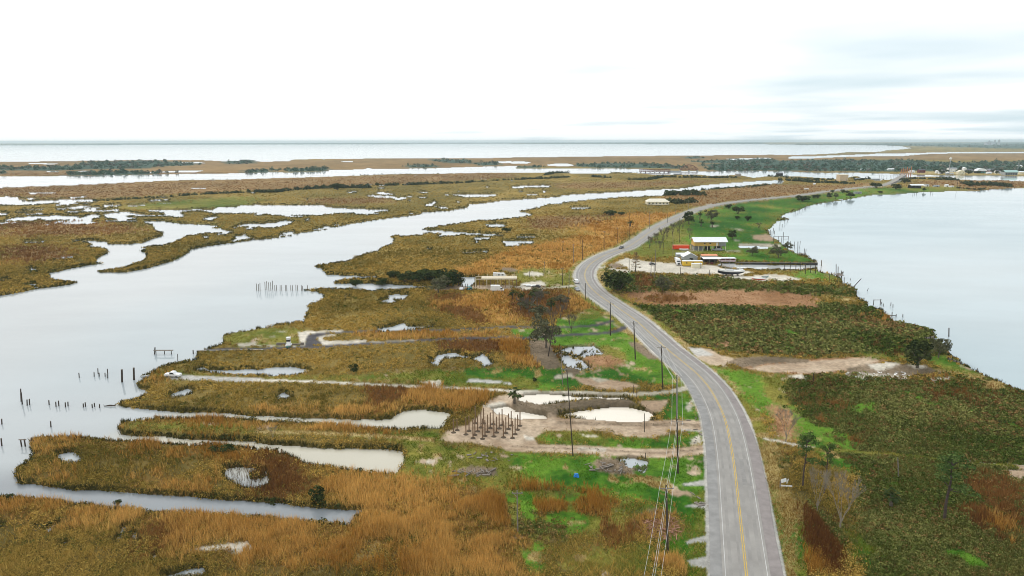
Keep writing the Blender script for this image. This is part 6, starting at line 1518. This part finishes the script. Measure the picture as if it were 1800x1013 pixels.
o = empty('lift_bridge', at(1592, 309), math.radians(-30), 'rusty orange lift bridge towers at the end of the road ramp', 'bridge')
for k in range(6):
    x = -9 + k * 3.6; mb = MB()
    for y in (-3, 3): mb.tube([(x, y, -.5), (x, y, (13, 16, 14, 18, 15, 19)[k])], .75, 6)
    mb.box((x, 0, (12, 15, 13, 17, 14, 18)[k]), (.6, 6, .8)); mb.tube([(x, -3, 5), (x, 3, 11)], .3, 5)
    mb.build('tower_bent', rust_orange, o)
MB().box((0, 0, 4.6), (24, 6.5, .8)).build('deck', concrete, o)
MB().box((0, -3.2, 5.9), (24, .3, .3)).build('railing', rust_orange, o)
for k, (px, hh, ww) in enumerate(((1738, 62, 22), (1743, 46, 60), (1748, 70, 20), (1755.5, 74, 26), (1733, 40, 40))):
    p = G(px, 254.0); f = 11000 / p.y
    o = solo('distant_tower', MB().box((0, 0, hh / 2), (ww, ww, hh), top=(.8, .8)).box((0, 0, hh + 4), (ww * .5, ww * .5, 8)), metal_grey, (p.x * f, 11000, 0), ('faint distant stack left of the taller pair on the right horizon', 'faint broad distant tank on the right horizon', 'faint tall distant stack on the right horizon', 'tallest faint distant tower on the right horizon', 'lowest faint distant block on the right horizon')[k], 'tower')

# ------------------------------------------------------------------ loose things
b = at(1013, 838)
mb = MB(); mb.box((0, 0, .35), (.95, .7, .6), .3, (.8, .7)).box((.25, -.4, .2), (.7, .4, .35), -.5, (.6, .6)).box((-.4, -.2, .15), (.4, .5, .28), .9, (.7, .6))
solo('crumpled_tarp', mb, blue_paint, b, 'bright blue crumpled tarp on the green lawn', 'tarp')
b = at(1378, 858)
o = empty('broken_signboard', b, math.radians(12), 'broken white boards leaning beside the road near the pines', 'signboard')
MB().box((-.2, 0, 1.75), (1.5, .08, .75), .25, rx=-.25).build('panel', white_pnt, o); MB().box((.3, -.3, .6), (2.4, .1, .28), -.35).build('fallen_board', white_pnt, o)
MB().box((-.9, .1, .8), (.16, .16, 2.0)).build('post', wood_grey, o); MB().box((1.1, .5, 1.2), (.2, .1, 1.3), rx=.3).build('loose_board', white_pnt, o)
mb = MB()
for k in range(26):
    mb.box((random.uniform(-4, 4), random.uniform(-2.2, 2.2), .12 + random.uniform(0, .3)), (random.uniform(.5, 2.0), random.uniform(.1, .5), random.uniform(.06, .2)), random.uniform(0, 3.1), rx=random.uniform(-.3, .3))
solo('debris_pile', mb, wood_grey, at(1064, 824), 'grey brown heap of broken boards at the edge of the lawn puddle', 'debris pile')
mb = MB()
for k in range(75):
    mb.box((random.uniform(-3.2, 3.2), random.uniform(-3.6, 3.6), .1 + random.uniform(0, .25)), (random.uniform(.4, 2.2), random.uniform(.06, .22), random.uniform(.05, .14)), random.uniform(0, 3.1), rx=random.uniform(-.3, .3))
solo('debris_pile', mb, mat('reddish scrap wood', (.30, .16, .10), .9, .3, 1.0), at(1165, 930), 'reddish heap of scrap wood around the nearest pole', 'debris pile')
mb = MB()
for k in range(22):
    mb.box((random.uniform(-5, 5), random.uniform(-1.6, 1.6), .15 + random.uniform(0, .3)), (random.uniform(.6, 2.4), random.uniform(.08, .3), random.uniform(.08, .25)), random.uniform(0, 3.1), rx=random.uniform(-.4, .4))
mb.tube([(2.4, 0, 0), (2.4, .2, 1.9)], [.12, .02], 5)
solo('ruined_footing', mb, wood_grey, at(832, 834), 'ruined footing of broken boards in the rough grass', 'ruin')
for px, py, n, sx, sy, mm, lb in ((868, 806, 18, 6, 3, wood_grey, 'scattered grey scraps in the grass below the foundation posts'), (1530, 660, 26, 12, 4, white_pnt, 'scattered white scraps on the flooded ground of the lake lot'), (1345, 430, 12, 10, 5, wood_grey, 'grey planks scattered on the lawn near the lake'), (1225, 755, 14, 3, 9, wood_grey, 'grey litter on the grass beside the road above the lower drive'), (1235, 878, 10, 2, 3, wood_grey, 'grey litter on the verge between two short drives')):
    mb = MB()
    for k in range(n): mb.box((random.uniform(-sx, sx), random.uniform(-sy, sy), .12), (random.uniform(.3, 1.4), random.uniform(.1, .6), .1), random.uniform(0, 3.1), rx=random.uniform(-.3, .3))
    tag(solo('litter', mb, mm, at(px, py), lb, 'litter'), kind='stuff')
# broken dock on the lake shore
o = empty('wrecked_dock', at(1475, 487), .4, 'collapsed grey dock platform between leaning posts at the lake corner', 'dock')
MB().box((0, 0, 1.6), (5, 3, .2), .2, rx=.25).build('deck', wood_grey, o); MB().box((1.6, -.5, 2.6), (2.4, .12, 1.2), .3).build('rail', wood_grey, o)
for x in (-2, 2): MB().tube([(x, 0, -1), (x, 0, 1.6)], .15, 6).build('leg', wood_dark, o)
for x0, y0, x1, y1, lb in ((1620, 597, 1641, 596, 'low timber wall at the scrub shore behind the oak'), (1667, 632, 1690, 640, 'short broken bulkhead on the muddy lake bank')):
    p, q = at(x0, y0), at(x1, y1); L_ = math.hypot(q.x - p.x, q.y - p.y)
    o = empty('shore_wall', (p.x, p.y, 0), math.atan2(q.y - p.y, q.x - p.x), lb, 'wall')
    MB().box((L_ / 2, 0, .4), (L_, .3, 1.3)).build('planking', wood_grey, o)
    for k in range(4): MB().tube([(L_ * k / 3, -.2, -.5), (L_ * k / 3, -.2, 1.4)], .14, 6).build('post', wood_dark, o)

# ------------------------------------------------------------------ air: one even box of thin haze
HAZE = 5.2e-5
hm_ = bpy.data.materials.new('thin haze'); hm_.use_nodes = True
t_ = hm_.node_tree
for n in list(t_.nodes):
    if n.type != 'OUTPUT_MATERIAL': t_.nodes.remove(n)
vol = N(t_, 'ShaderNodeVolumePrincipled')
vol.inputs['Color'].default_value = (.80, .96, 1.0, 1); vol.inputs['Density'].default_value = HAZE; vol.inputs['Anisotropy'].default_value = 0.2
t_.links.new(vol.outputs[0], [n for n in t_.nodes if n.type == 'OUTPUT_MATERIAL'][0].inputs['Volume'])
far = float(F_ROW.max()) + 200
hb = MB().box((0, far / 2 - 100, 44), (far * 3.2, far + 600, 95)).build('haze', hm_)
hb['kind'] = 'stuff'
